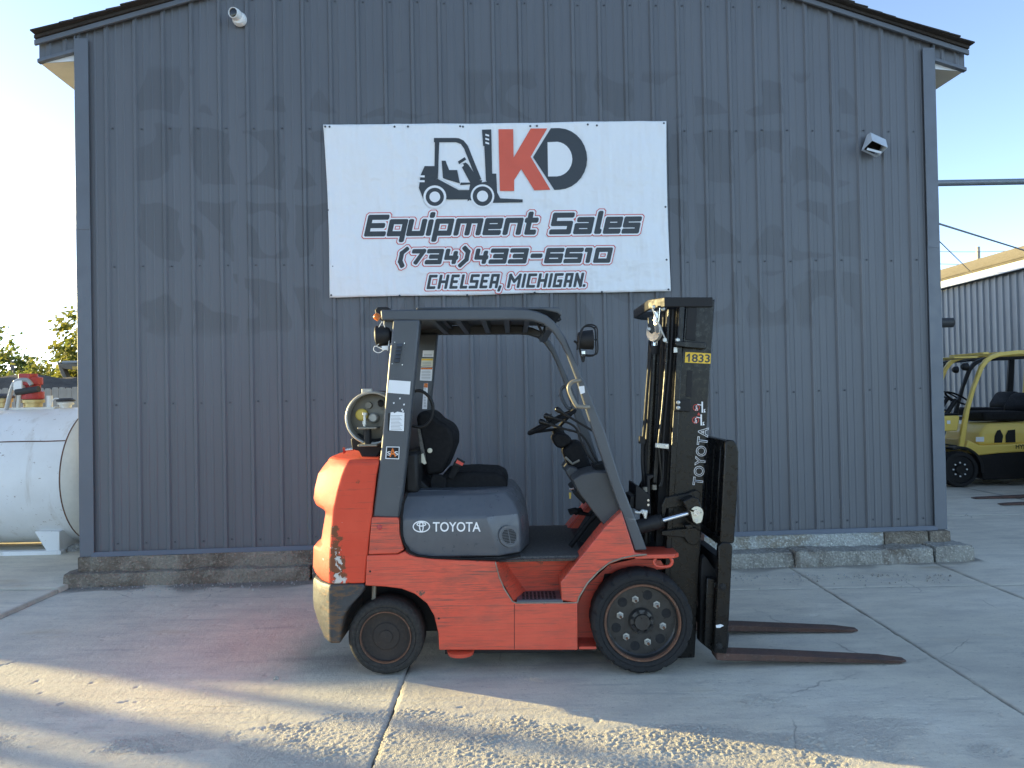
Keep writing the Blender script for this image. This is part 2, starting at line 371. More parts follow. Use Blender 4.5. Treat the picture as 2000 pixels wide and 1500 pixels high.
# ================================================================== METAL BUILDING
pL = PY(163, 1085, 6.15); pR = PY(1843, 1035, 6.62)
BW = math.hypot(pR.x-pL.x, pR.y-pL.y); BA = math.atan2(pR.y-pL.y, pR.x-pL.x)
BF = Frame((pL.x, pL.y), BA)
Z0 = BF.at(163, 1085, 0)[1]
SL = .305; EAVE = 4.486; OV = .305; DEPTH = 20.0
def zroof(x): return EAVE + SL*(min(x, BW-x)+OV)
bld = frame_at('metal_building', BF, label='grey ribbed metal workshop building with gable roof and cracked concrete footing', cat='building')
NR = 32; RP = BW/NR
def rib_profile(x0, n):
    P = []
    for k in range(n):
        b = x0 + k*RP
        for x, h in ((0,0),(.012,-.019),(.034,-.019),(.046,0),(.084,0),(.088,-.0035),(.100,-.0035),(.104,0),(.146,0),(.150,-.0035),(.162,-.0035),(.166,0)): P.append((b+x-.023, h))
    return P
for k in range(8):
    pr = rib_profile(k*4*RP, 4); pr.append(((k+1)*4*RP-.023-.0005, 0))
    if k == 7: pr[-1] = (BW-.01, 0)
    if k == 0: pr = [(max(x, .0), h) for x, h in pr]
    off = -.0012*(k % 2)
    mb = MB(); zs = (Z0+.012, 1.0, 2.0, 3.0, 4.0, None)
    n = len(pr); vs = []
    for z in zs: vs += [(x, h+off, (zroof(x)-.02) if z is None else z) for x, h in pr]
    fs = [(j*n+i, j*n+i+1, (j+1)*n+i+1, (j+1)*n+i) for j in range(len(zs)-1) for i in range(n-1)]
    mb.add(vs, fs); mb.build('wall_panel', M['wall'], bld, smooth=25)
# screws
mb = MB()
for k in range(33):
    for z in (.33, 1.475, 2.62, 3.77, 4.86):
        x = k*RP + .035 + random.uniform(-.002,.002)
        if .1 < x < BW-.05 and z < zroof(x)-.12: mb.lathe([(.0075,-.001),(.0075,-.005),(.004,-.008)], (x+.012, -.0035, z+random.uniform(-.006,.006)), 'y', 6)
tag(mb.build('screws', M['screw'], bld), kind='stuff')
# corner trims, base trim
for (x0, x1, zt) in ((-.015, .10, 2.95), (BW-.10, BW+.015, 2.75)):
    MB().box(x0, x1, -.032, -.024, Z0-.005, zt).build('corner_trim', M['trim'], bld, bevel=.003)
    MB().box(x0+.001, x1-.001, -.035, -.0265, zt-.03, EAVE+.02).build('corner_trim', M['trim'], bld, bevel=.003)
    s = 1 if x0 < 1 else -1; e = x0 if s > 0 else x1
    MB().box(min(e, e+s*.008), max(e, e+s*.008), -.031, .11, Z0-.003, EAVE+.1).build('corner_trim', M['trim'], bld)
MB().prism([(0,0),(0,0)], 0, 0) if False else None
MB().add([(.08,-.045,Z0-.006),(BW-.08,-.045,Z0-.006),(BW-.08,-.027,Z0+.030),(.08,-.027,Z0+.030),(.08,-.0,Z0-.006),(BW-.08,0,Z0-.006)],[(0,1,2,3),(0,4,5,1)]).build('base_trim', M['trim'], bld)
# side and rear walls
for x in (.002, BW-.002):
    mb = MB(); n = int(DEPTH/.23); P = []
    for k in range(n):
        for y, h in ((0,0),(.012,.022),(.036,.022),(.048,0)): P.append((.012+k*.23+y, h))
    P.append((DEPTH, 0)); sg = -1 if x < 1 else 1
    vs = [(x+sg*h, y, z) for z in (Z0, EAVE+.1) for y, h in P]; m = len(P)
    mb.add(vs, [(i, i+1, m+i+1, m+i) for i in range(m-1)]).build('side_wall', M['wall'], bld)
MB().add([(0,DEPTH,Z0),(BW,DEPTH,Z0),(BW,DEPTH,EAVE+.12),(BW/2,DEPTH,zroof(BW/2)-.05),(0,DEPTH,EAVE+.12)],[(0,1,2,3,4)]).build('rear_wall', M['wall'], bld)
# roof deck, rake trim, soffits
HR = zroof(BW/2)
ye = -.07
roof = MB().add([(-OV-.006,ye,zroof(-OV)),(BW/2,ye,HR),(BW+OV+.006,ye,zroof(BW+OV)),(-OV-.006,DEPTH+.1,zroof(-OV)),(BW/2,DEPTH+.1,HR),(BW+OV+.006,DEPTH+.1,zroof(BW+OV)),
    (-OV-.006,ye,zroof(-OV)+.025),(BW/2,ye,HR+.025),(BW+OV+.006,ye,zroof(BW+OV)+.025),(-OV-.006,DEPTH+.1,zroof(-OV)+.025),(BW/2,DEPTH+.1,HR+.025),(BW+OV+.006,DEPTH+.1,zroof(BW+OV)+.025)],
    [(0,1,4,3),(1,2,5,4),(6,9,10,7),(7,10,11,8),(0,6,7,1),(1,7,8,2),(3,4,10,9),(4,5,11,10),(0,3,9,6),(2,8,11,5)]).build('roof', M['shingle'], bld)
for sx in (0, 1):
    L = (BW/2+OV)*math.hypot(1, SL); n = int(L/.125)
    for k in range(n+1):
        a = -OV-.018 + k*.125/math.hypot(1,SL) + random.uniform(-.012,.012); ln = .30
        b = min(a+ln, BW/2); ya = ye-.03-random.uniform(0,.03); za = zroof(a)+.034+random.uniform(0,.012); zb = zroof(b)+.028
        if a > BW/2-.05: continue
        th = .011; X = (lambda q: q) if sx == 0 else (lambda q: BW-q)
        w2 = DEPTH+.12
        o = MB().add([(X(a),ya,za),(X(b),ya,zb),(X(b),w2,zb),(X(a),w2,za),(X(a),ya,za+th),(X(b),ya,zb+th*.6),(X(b),w2,zb+th*.6),(X(a),w2,za+th)],
            [(0,3,2,1),(4,5,6,7),(0,1,5,4),(1,2,6,5),(2,3,7,6),(3,0,4,7)]).build('shingle', M['shingle'], roof)
for sx in (0, 1):
    X = (lambda q: q) if sx == 0 else (lambda q: BW-q)
    a, b = -OV-.015, BW/2
    MB().add([(X(a),-.055,zroof(a)-.045),(X(b),-.055,zroof(b)-.045),(X(b),-.055,zroof(b)-.002),(X(a),-.055,zroof(a)-.002),
              (X(a),-.03,zroof(a)-.045),(X(b),-.03,zroof(b)-.045),(X(b),-.03,zroof(b)-.002),(X(a),-.03,zroof(a)-.002)],
        [(0,1,2,3),(4,7,6,5),(0,4,5,1),(3,2,6,7),(0,3,7,4),(1,5,6,2)]).build('rake_trim', M['trim'], bld, bevel=.004)
    # boxed eave end, ribbed like the wall
    a, b = -OV, -.012; dz = .17
    mb = MB(); pr = [(a,0),(a+.05,0),(a+.06,-.012),(a+.085,-.012),(a+.095,0),(a+.18,0),(a+.19,-.012),(a+.215,-.012),(a+.225,0),(b,0)]
    vs = [(X(x), y-.002, zroof(x)-dz) for x, y in pr]+[(X(x), y-.002, zroof(x)-.01) for x, y in pr]; m = len(pr)
    mb.add(vs, [(i,i+1,m+i+1,m+i) for i in range(m-1)]).build('eave_end', M['wall'], bld)
    MB().add([(X(a-.005),-.03,zroof(a)-dz-.012),(X(0),-.03,zroof(0)-dz-.012),(X(0),-.03,zroof(0)-dz+.018),(X(a-.005),-.03,zroof(a)-dz+.018),
              (X(a-.005),.02,zroof(a)-dz-.012),(X(0),.02,zroof(0)-dz-.012),(X(0),.02,zroof(0)-dz+.018),(X(a-.005),.02,zroof(a)-dz+.018)],
        [(0,1,2,3),(4,7,6,5),(0,4,5,1),(3,2,6,7),(0,3,7,4),(1,5,6,2)]).build('eave_trim', M['trim'], bld, bevel=.003)
    MB().add([(X(a),-.005,zroof(a)-dz+.01),(X(a),DEPTH,zroof(a)-dz+.01),(X(a),DEPTH,zroof(a)+.0),(X(a),-.005,zroof(a)+.0)],[(0,1,2,3)]).build('fascia', M['trim'], bld)
    MB().add([(X(a),.012,zroof(a)-dz-.004),(X(-.001),.012,zroof(a)-dz+.02),(X(-.001),DEPTH,zroof(a)-dz+.02),(X(a),DEPTH,zroof(a)-dz-.004)],[(0,1,2,3)]).build('soffit', M['soffit'], bld)
    MB().add([(X(a+.01),.012,zroof(a)-dz-.002),(X(-.002),.012,zroof(a)-dz+.022),(X(-.002),.012,zroof(-.01)-dz)],[(0,1,2)]).build('soffit_return', M['white_fascia'], bld)

# footing: two courses of old concrete, broken into lengths
from mathutils import noise as mnoise
def rough_block(name, mat, parent, x0, x1, y0, y1, z0, z1, res=.035, amp=.012, seed=0, bot=0, round_=.02):
    bm = bmesh.new(); n = [max(1, int(round((b-a)/res))) for a, b in ((x0,x1),(y0,y1),(z0,z1))]
    cache = {}
    def vert(i, j, k):
        if (i,j,k) in cache: return cache[(i,j,k)]
        p = Vector((x0+(x1-x0)*i/n[0], y0+(y1-y0)*j/n[1], z0+(z1-z0)*k/n[2]))
        c = Vector(((x0+x1)/2, (y0+y1)/2, (z0+z1)/2))
        d = Vector()
        for ax, (q, m) in enumerate(((i,n[0]),(j,n[1]),(k,n[2]))):
            if q == 0: d[ax] -= 1
            if q == m: d[ax] += 1
        ne = sum(abs(t) for t in d)
        s = Vector((seed*3.7, seed*1.3, 0))
        h = mnoise.fractal((p+s)*7, 1, 2, 4)*amp + mnoise.noise((p+s)*1.7)*amp*1.2
        if ne > 1: h -= round_*(.5+.9*abs(mnoise.noise((p+s)*4)))*(ne-1)*.8
        if bot and k == 0: p.z += bot*max(0, mnoise.noise(Vector((p.x*2.3+seed, 0, 5)))+.25)
        if d.length: p += d.normalized()*h
        cache[(i,j,k)] = bm.verts.new(p); return cache[(i,j,k)]
    for k in (0, n[2]):
        for i in range(n[0]):
            for j in range(n[1]): bm.faces.new((vert(i,j,k), vert(i+1,j,k), vert(i+1,j+1,k), vert(i,j+1,k)))
    for j in (0, n[1]):
        for i in range(n[0]):
            for k in range(n[2]): bm.faces.new((vert(i,j,k), vert(i+1,j,k), vert(i+1,j,k+1), vert(i,j,k+1)))
    for i in (0, n[0]):
        for j in range(n[1]):
            for k in range(n[2]): bm.faces.new((vert(i,j,k), vert(i,j+1,k), vert(i,j+1,k+1), vert(i,j,k+1)))
    bmesh.ops.recalc_face_normals(bm, faces=bm.faces)
    me = bpy.data.meshes.new(name); bm.to_mesh(me); bm.free(); me.materials.append(mat)
    for p in me.polygons: p.use_smooth = True
    me.set_sharp_from_angle(angle=R(16))
    o = bpy.data.objects.new(name, me); COL.objects.link(o); o.parent = parent; return o
fnd = MB().box(.03, BW-.03, .06, .4, -.1, Z0-.02).build('foundation', M['found_mid'], bld)
uz0, uz1 = .10, Z0-.004
for i, (a, b, y, mt) in enumerate([(-.02,1.93,-.055,'found_old'),(1.945,3.6,-.055,'found_old'),(3.612,5.35,-.075,'found_new'),(5.36,6.78,-.07,'found_new'),(6.785,7.18,-.08,'found_old'),(7.19,BW+.015,-.085,'found_old')]):
    rough_block('foundation_block', M[mt], fnd, a, b, y, .12, uz0, uz1, seed=i, amp=.006, round_=.006, res=.028)
for i, (a, b, y, mt, z) in enumerate([(-.10,1.86,-.13,'found_old',.115),(1.875,3.55,-.13,'found_old',.115),(3.56,4.72,-.15,'found_mid',.12),(4.735,5.9,-.24,'found_mid',.125),(5.905,7.12,-.26,'found_mid',.13),(7.13,BW+.10,-.25,'found_mid',.135)]):
    rough_block('footing_block', M[mt], fnd, a, b, y, .10, -.06, z, seed=i+10, amp=.014, bot=.07, round_=.014, res=.03)

# dome camera on the wall
c = BF.at(465, 33, -.06)
dc = tag(empty('security_camera', BF.world(c[0], -.024, c[1]), BA), 'white turret security camera high on the wall under the left roof slope', 'camera')
M['white_plastic'] = plain('white_plastic', (.78,.78,.76), .35, var=.04)
M['black_gloss'] = plain('black_gloss', (.01,.01,.012), .08, var=.02)
MB().lathe([(.058,.005),(.060,-.012),(.050,-.03),(.046,-.04)], (.004,0,-.006), 'y', 28).build('base', M['white_plastic'], dc, smooth=40)
ax = Vector((-.25,-.9,-.12)).normalized(); b1 = ax.cross(Vector((0,0,1))).normalized(); b2 = b1.cross(ax)
hd = MB().lathe([(.02,-.045),(.042,-.03),(.046,0),(.045,.035),(.042,.045),(.038,.046),(.036,.036)], Vector((-.012,-.055,.012)), (ax,b1,b2), 28).build('camera_head', M['white_plastic'], dc, smooth=40)
MB().lathe([(.0355,.034),(.0355,.0375),(.02,.041)], Vector((-.012,-.055,.012)), (ax,b1,b2), 24).build('lens', M['black_gloss'], hd, smooth=60)
# wall vent hood, hanging crooked
c = BF.at(1708, 283, -.08)
vh = tag(empty('vent_hood', BF.world(c[0], -.022, c[1]), BA), 'crooked silver vent hood on the right of the wall, open at the front', 'vent')
M['galv'] = plain('galvanised', (.50,.53,.56), .38, .75, var=.10, scale=14)
M['galv_pale'] = plain('pale_metal', (.60,.64,.68), .45, .2, var=.08)
M['black'] = plain('black_void', (.012,.012,.013), .8)
mb = MB(); tl = .42
def rot(x, z): return (x*math.cos(tl)+z*math.sin(tl), -x*math.sin(tl)+z*math.cos(tl))
def hv(x, y, z): q = rot(x, z); return (q[0], y, q[1])
w_ = .075
V = [hv(-w_,-.0,.085),hv(w_,-.0,.085),hv(w_,-.02,-.075),hv(-w_,-.02,-.075),hv(-w_,-.06,.085),hv(w_,-.06,.085),hv(w_,-.165,-.03),hv(-w_,-.165,-.03),hv(w_,-.05,-.075),hv(-w_,-.05,-.075)]
mb.add(V, [(0,1,5,4),(4,5,6,7),(0,4,7,9,3),(1,2,8,6,5),(3,9,8,2)])
o = mb.build('hood', M['galv_pale'], vh); md = o.modifiers.new('solid', 'SOLIDIFY'); md.thickness = .004
MB().lathe([(.062,0),(.062,-.05),(.056,-.05),(.056,-.012),(.01,-.012)], (0,.0,.0), 'y', 24).build('duct_mouth', M['black'], vh, smooth=40)
mb = MB(); mb.add([hv(-.055,-.075,-.08),hv(.06,-.115,-.08),hv(.06,-.118,-.06),hv(-.055,-.078,-.06)],[(0,1,2,3)]); o = mb.build('flap', M['galv_pale'], vh); md = o.modifiers.new('solid','SOLIDIFY'); md.thickness=.003

# ================================================================== BANNER
def m_vinyl():
    t = NT('banner_vinyl'); n = t.noise(1.6, 4, .55, t.coord((1,1,1.3))); n2 = t.noise(5, 4, .6)
    t.set(color=t.mix(t.ramp(n2,[(.35,0),(.75,.35)]), (.80,.80,.80), (.74,.745,.75)), rough=.38)
    t.bump(t.math('ADD', n, t.math('MULTIPLY', t.noise(2.6, 2, .5, t.coord((3,1,.5), rot=(0,.6,0))), .6)), .10, .7); return t.m
M['vinyl'] = m_vinyl()
M['ink'] = plain('ink_black', (.028,.033,.038), .42, var=.05)
M['ink_red'] = plain('ink_red', (.60,.075,.065), .45, var=.05)
M['ink_orange'] = plain('ink_orange', (.68,.10,.05), .45, var=.05)
ban = frame_at('banner', BF, label='white vinyl banner with forklift logo and phone number on the metal wall', cat='banner')
BY = -.036
def Zb(p): return (620 + p[0]/2.857, 220 + p[1]/2.857)          # enlarged tracing -> photo pixel
nx, nz = 150, 70; vs = []
top = [(32,66),(360,68),(430,62),(800,62),(1190,58),(1510,50),(1946,48)]
bot = [(68,1033),(460,1022),(836,1020),(1212,1006),(1590,1004),(1972,996)]
def lerp_line(L, t):
    x = L[0][0]+(L[-1][0]-L[0][0])*t
    for (a, b), (c_, d) in zip(L, L[1:]):
        if a <= x <= c_: return (x, b+(d-b)*(x-a)/(c_-a))
    return L[-1]
for j in range(nz+1):
    for i in range(nx+1):
        t = i/nx; s = j/nz; a = lerp_line(top, t); b = lerp_line(bot, t)
        sag = 10*math.sin(math.pi*s)*(1 if t < .02 else (-.6 if t > .98 else 0))
        p = (a[0]+(b[0]-a[0])*s+sag, a[1]+(b[1]-a[1])*s); q = BF.at(*Zb(p), BY)
        e = min(t, 1-t)*2.7; e2 = min(s, 1-s)*1.4
        wv = .0022*math.sin(q[0]*9+q[1]*3)+.0015*mnoise.noise(Vector((q[0]*3, q[1]*3, 1)))
        if e2 < .12: wv += .006*math.sin(q[0]*11)*(1-e2/.12)
        X_, Y_ = p; fm = 1-min(1, max(0, (X_-470)/90)) if Y_ < 540 else (1-min(1, max(0, (X_-150)/70)))
        fm2 = min(1, max(0, (X_-1560)/90)) if Y_ < 520 else min(1, max(0, (X_-1850)/40))
        for (ax0, ay0, ax1, ay1, wd, am) in ((360,75,560,380,26,.011),(170,70,110,520,34,.008),(300,70,330,540,40,.006),(40,560,90,1010,20,.006),(1940,60,1700,330,30,.008),(1800,60,1830,520,34,.006),(85,857,160,760,22,.006)):
            dx_, dy_ = ax1-ax0, ay1-ay0; L_ = math.hypot(dx_, dy_); tt = ((X_-ax0)*dx_+(Y_-ay0)*dy_)/L_/L_; ds = ((X_-ax0)*dy_-(Y_-ay0)*dx_)/L_
            wv += am*math.exp(-(ds/wd)**2)*(1 if 0 <= tt <= 1 else math.exp(-(min(abs(tt), abs(tt-1))*L_/60)**2))*max(fm, fm2)
        vs.append((q[0], BY-wv*.6, q[1]))
fs = [(j*(nx+1)+i, j*(nx+1)+i+1, (j+1)*(nx+1)+i+1, (j+1)*(nx+1)+i) for j in range(nz) for i in range(nx)]
o = MB().add(vs, fs).build('sheet', M['vinyl'], ban, smooth=60); md = o.modifiers.new('s','SOLIDIFY'); md.thickness = .002; md.offset = -1 if False else 1
class Ink:
    """print on the banner: flat pieces laid a hair above the vinyl, each layer over the last"""
    z = 0.0
    def __init__(s): s.m = MB()
    def poly(s, pts, lift=None):
        Ink.z += .000007; y = BY-.0042-(lift if lift is not None else 0)-Ink.z
        s.m.sheet([(q[0], y, q[1]) for q in (BF.at(*Zb(p), y) for p in pts)]); return s
    def stroke(s, a, b, hw, sh=0, base=0, hx=1.0):
        ax_, ay = a; bx, by = b; dx, dy = bx-ax_, by-ay; L = math.hypot(dx, dy) or 1; ux, uy = dx/L, dy/L
        c = .45*hw; e = hw
        P = [(-e,-hw+c),(-e+c,-hw),(L+e-c,-hw),(L+e,-hw+c),(L+e,hw-c),(L+e-c,hw),(-e+c,hw),(-e,hw-c)]
        pts = [(ax_+ux*p-uy*q, ay+uy*p+ux*q) for p, q in P]
        if hx != 1: pts = [((ax_+bx)/2+(x-(ax_+bx)/2) + (x-(ax_+bx)/2 > 0)*0, y) for x, y in pts]
        return s.poly([(x + sh*(base-y), y) for x, y in pts])
def done(ink, name, mat):
    o = ink.m.build(name, mat, ban); return o
G = {'E':[[(1,1),(0,1),(0,0),(1,0)],[(0,.5),(.85,.5)]],'q':[[(1,0),(0,0),(0,1),(1,1),(1,-.5)]],'u':[[(0,1),(0,0),(1,0),(1,1)]],'i':[[(0,0),(0,.95)],[(0.03,1.5),(.03,1.56)]],
 'p':[[(0,-.5),(0,1),(1,1),(1,0),(0,0)]],'m':[[(0,0),(0,1),(1,1),(1,0)],[(.5,1),(.5,0)]],'e':[[(1,0),(0,0),(0,1),(1,1),(1,.5),(0,.5)]],'n':[[(0,0),(0,1),(1,1),(1,0)]],
 't':[[(.25,1.5),(.25,0),(1,0)],[(0,1),(1,1)]],'S':[[(1,1),(0,1),(0,.5),(1,.5),(1,0),(0,0)]],'a':[[(.1,1),(1,1),(1,0),(0,0),(0,.5),(1,.5)]],'l':[[(.1,1.5),(.1,0),(.8,0)]],'s':[[(1,1),(0,1),(0,.5),(1,.5),(1,0),(0,0)]],
 '7':[[(0,1),(1,1),(.42,0)]],'3':[[(0,1),(1,1),(1,0),(0,0)],[(.25,.5),(1,.5)]],'4':[[(0,1),(0,.38),(1,.38)],[(.86,.8),(.86,0)]],'6':[[(1,1),(0,1),(0,0),(1,0),(1,.5),(0,.5)]],'5':[[(1,1),(0,1),(0,.5),(1,.5),(1,0),(0,0)]],
 '1':[[(0,1),(.6,1),(.6,0)]],'0':[[(0,0),(0,1),(1,1),(1,0),(0,0)]],'-':[[(0,.5),(1,.5)]],'(':[[(1,1.2),(.25,.85),(.25,.1),(.8,-.3)]],')':[[(0,1.25),(.7,.9),(.7,.2),(-.1,-.3)]],
 'C':[[(1,1),(0,1),(0,0),(1,0)]],'H':[[(0,0),(0,1)],[(1,0),(1,1)],[(0,.5),(1,.5)]],'L':[[(0,1),(0,0),(1,0)]],'A':[[(0,0),(0,1),(1,1),(1,0)],[(0,.4),(1,.4)]],',':[[(.5,0),(.2,-.3)]],'.':[[(.5,0),(.52,0)]],
 'M':[[(0,0),(0,1),(.5,.45),(1,1),(1,0)]],'I':[[(.5,0),(.5,1)]],'G':[[(1,1),(0,1),(0,0),(1,0),(1,.45),(.6,.45)]],'N':[[(0,0),(0,1),(1,0),(1,1)]]}
def lettering(items, slope, x0, base0, hw, sh, name):
    """items: (glyph, left, right, height) in tracing pixels; three layers: red edge, white edge, black"""
    for extra, mt, nm in ((13, 'ink_red', '_edge'), (8.5, 'vinyl_print', '_gap'), (0, 'ink', '')):
        for g, l, r_, h in items:
            ink = Ink()
            for pl in G[g]:
                for a, b in zip(pl, pl[1:]):
                    def T(p):
                        x = l+hw+(r_-l-2*hw)*p[0]; bs = base0+slope*(x-x0); return (x, bs-hw-(h-2*hw)*p[1]), bs
                    (pa, ba), (pb, bb) = T(a), T(b)
                    ink.stroke(pa, pb, hw+extra, sh, (ba+bb)/2)
            done(ink, name+nm, M[mt])
M['vinyl_print'] = plain('banner_white', (.79,.79,.79), .4, var=.02)
sh = .22
lettering([('E',258,378,122),('q',384,488,96),('u',492,594,96),('i',602,646,96),('p',640,745,96),('m',756,908,96),('e',918,1020,96),('n',1030,1132,96),('t',1140,1216,96),
           ('S',1290,1412,122),('a',1424,1528,96),('l',1540,1584,96),('e',1590,1688,96),('s',1694,1792,96)], -.0115, 258, 692, 14.5, sh, 'company_letter')
lettering([('(',438,492,86),('7',512,590,86),('3',596,690,86),('4',700,778,86),(')',790,848,86),('4',868,946,86),('3',952,1052,86),('3',1060,1164,86),('-',1180,1246,86),
           ('6',1262,1362,86),('5',1370,1470,86),('1',1476,1530,86),('0',1536,1632,86)], -.0085, 438, 848, 12.5, sh, 'phone_letter')
lettering([('C',608,656,80),('H',668,722,80),('E',734,780,80),('L',792,834,80),('S',842,892,80),('E',902,946,80),('A',956,1004,80),(',',1004,1030,80),
           ('M',1056,1126,80),('I',1134,1154,80),('C',1162,1212,80),('H',1222,1274,80),('I',1282,1302,80),('G',1310,1360,80),('A',1370,1416,80),('N',1426,1474,80),('.',1476,1496,80)], -.0135, 608, 985, 8, .2, 'town_letter')
# KD letters
arc = lambda cx, cy, rx, ry, a0, a1, n=14: [(cx+rx*math.cos(R(a0+(a1-a0)*i/n)), cy+ry*math.sin(R(a0+(a1-a0)*i/n))) for i in range(n+1)]
done(Ink().poly([(1010,92),(1092,92),(1095,250),(1190,88),(1282,88),(1190,246),(1300,430),(1210,433),(1137,315),(1098,376),(1098,437),(1018,437)]), 'logo_letter', M['ink_orange'])
done(Ink().poly([(1302,87),(1340,86)]+arc(1345,258,160,172,-88,88)+[(1322,431),(1203,248)]), 'logo_letter', M['ink'])
done(Ink().poly([(1284,165),(1330,163)]+arc(1330,259,92,97,-85,85)+[(1287,356)]), 'logo_counter', M['vinyl_print'])
# forklift pictogram
I = Ink()
I.poly([(650,141),(775,141),(775,165),(650,165)]); I.poly([(655,160),(680,160),(672,368),(652,372)])
I.poly([(770,141),(790,143),(815,155),(838,182),(915,372),(890,380),(818,200),(800,175),(770,164)])
I.poly([(598,298),(660,298),(660,372),(672,370),(788,432),(846,432),(852,400),(796,404),(800,390),(852,390),(806,305),(818,295),(812,285),(795,290),(828,278),(842,290),(900,375),(920,378),(900,440),(838,496),(838,484),(712,484),(590,480),(566,420),(575,350)])
I.poly([(693,268),(715,268),(735,320),(780,320),(795,395),(700,365)]); I.poly([(784,272),(822,248),(830,262),(790,288)])
I.poly([(918,95),(970,93),(975,340),(998,340),(1003,445),(1020,478),(1145,484),(1145,500),(980,503),(975,400),(940,380),(932,186),(925,186)])
I.poly([(860,400),(975,378),(985,470),(850,490)])
done(I, 'logo_truck', M['ink'])
def gap(P): done(Ink().poly(P), 'logo_gap', M['vinyl_print'])
for c, r1 in (((655,470),64),((921,466),66)): gap(circ(c[0],c[1],r1,28))
for y in (345,372): gap([(560,y+5),(598,y+5),(598,y+16),(560,y+16)])
for k in range(3): gap([(937,118+22*k),(958,124+22*k),(958,134+22*k),(937,128+22*k)])
gap([(676,366),(700,372),(790,428),(848,428),(846,416),(796,416),(690,360)])
for c, r1 in (((655,470),51),((921,466),55)): done(Ink().poly(circ(c[0],c[1],r1,28)), 'logo_wheel', M['ink'])
for c, r1 in (((655,470),30),((921,466),31)): done(Ink().poly(circ(c[0],c[1],r1,24)), 'logo_hub', M['vinyl_print'])
for p in [(42,76),(67,77),(360,74),(430,77),(505,76),(796,75),(812,77),(1188,74),(1225,73),(1509,65),(1560,70),(1934,58),(57,543),(85,857),(1943,525),(1949,820),(76,1018),(458,1021),(836,1018),(1212,1004),(1588,1000),(1960,986)]:
    q = BF.at(*Zb(p), BY-.008); MB().lathe([(.009,0),(.009,-.004),(.004,-.008)], (q[0], BY-.001, q[1]), 'y', 8).build('fixing_screw', M['screw'], ban)
# ================================================================== LEFT: TANK, FENCE, TREES, EXCAVATOR
def m_tank():
    t = NT('tank_white_paint'); n = t.noise(2.2, 6, .6); n2 = t.noise(26, 5, .7); st = t.noise(7, 5, .65, t.coord((1.2,.6,.12)))
    c = t.mix(t.ramp(n,[(.35,0),(.7,.5)]), (.78,.78,.77), (.64,.63,.60)); c = t.mix(t.ramp(st,[(.55,0),(.72,.45)]), c, (.40,.33,.25))
    c = t.mix(t.ramp(n2,[(.64,0),(.70,.9)]), c, (.20,.11,.06)); t.set(color=c, rough=.42); t.bump(n2, .002); return t.m
M['tank'] = m_tank()
M['tank_cream'] = plain('tank_cream', (.72,.69,.61), .5, var=.08, scale=3, dust=.12)
def m_rusty(name, a=(.16,.07,.035), b=(.09,.05,.035), pale=(.30,.20,.13)):
    t = NT(name); n = t.noise(9, 6, .65); n2 = t.noise(60, 4, .7); c = t.mix(t.ramp(n,[(.35,0),(.65,1)]), a, b); c = t.mix(t.ramp(n2,[(.55,0),(.75,.6)]), c, pale)
    t.set(color=c, rough=.82); t.bump(n2, .004); return t.m
M['rust'] = m_rusty('rusty_steel')
M['brass'] = plain('brass_ring', (.55,.42,.18), .4, .4, dust=.2); M['red_paint'] = plain('red_paint', (.42,.03,.03), .5, dust=.15)
M['hose'] = plain('hose_rubber', (.03,.03,.03), .6); M['grey_steel'] = plain('grey_steel', (.36,.37,.37), .5, .4)
TY, TR, TZ = 7.72, .685, .757
pe = PY(116, 900, TY-TR); TX = pe.x
tk = empty('fuel_tank', (TX-2, TY, 0), label='large white horizontal storage tank left of the grey building', cat='tank')
def T(x, y, z): return (x-(TX-2), y-TY, z)
MB().lathe([(TR,-5.6),(TR,-3.4),(TR,-1.2),(TR,0)], T(TX,TY,TZ), 'x', 72, cap=False).build('shell', M['tank'], tk, smooth=30)
MB().lathe([(TR+.001,-.005),(TR*.99,.04),(TR*.9,.15),(TR*.65,.25),(TR*.3,.30),(.01,.31)], T(TX,TY,TZ), 'x', 64).build('end_cap', M['tank_cream'], tk, smooth=40)
MB().lathe([(TR+.001,-5.6),(TR*.6,-5.8),(.01,-5.85)], T(TX,TY,TZ), 'x', 48).build('end_cap', M['tank_cream'], tk, smooth=40)
MB().lathe([(TR-.004,-.010),(TR+.003,-.007),(TR+.003,.003),(TR-.004,.006)], T(TX,TY,TZ), 'x', 64, cap=False).build('weld_seam', M['rust'], tk, smooth=40)
a_ = R(232-90+35)
th = math.radians(147)
pth = [T(TX-.01-5.5*k/30, TY+ (TR+.001)*math.cos(th), TZ+(TR+.001)*math.sin(th)+random.uniform(-.002,.002)) for k in range(31)]
MB().tube(pth, .006, 6).build('weld_seam', M['rust'], tk)
for xs in (TX-.32, TX-3.2):
    yb = TY-TR*.78
    MB().add([T(xs-.02,yb,.26),T(xs+.22,yb,.26),T(xs+.22,yb,.06),T(xs+.10,yb,.06),T(xs-.02,yb+.62,.30),T(xs+.22,yb+.62,.30),T(xs+.22,yb+.62,.06),T(xs+.10,yb+.62,.06)],
        [(0,1,2,3),(4,7,6,5),(0,4,5,1),(1,5,6,2),(2,6,7,3),(3,7,4,0)]).build('saddle', M['tank'], tk, bevel=.006)
sk = MB().box(-3.6, 2-.08, -TR*.80, -TR*.80+.09, .03, .075).build('skid_rail', M['tank'], tk, bevel=.006)
MB().box(-3.6, 2-.06, -TR*.86, TR*.7, -.01, .028).build('skid_base', M['rust'], tk, bevel=.008)
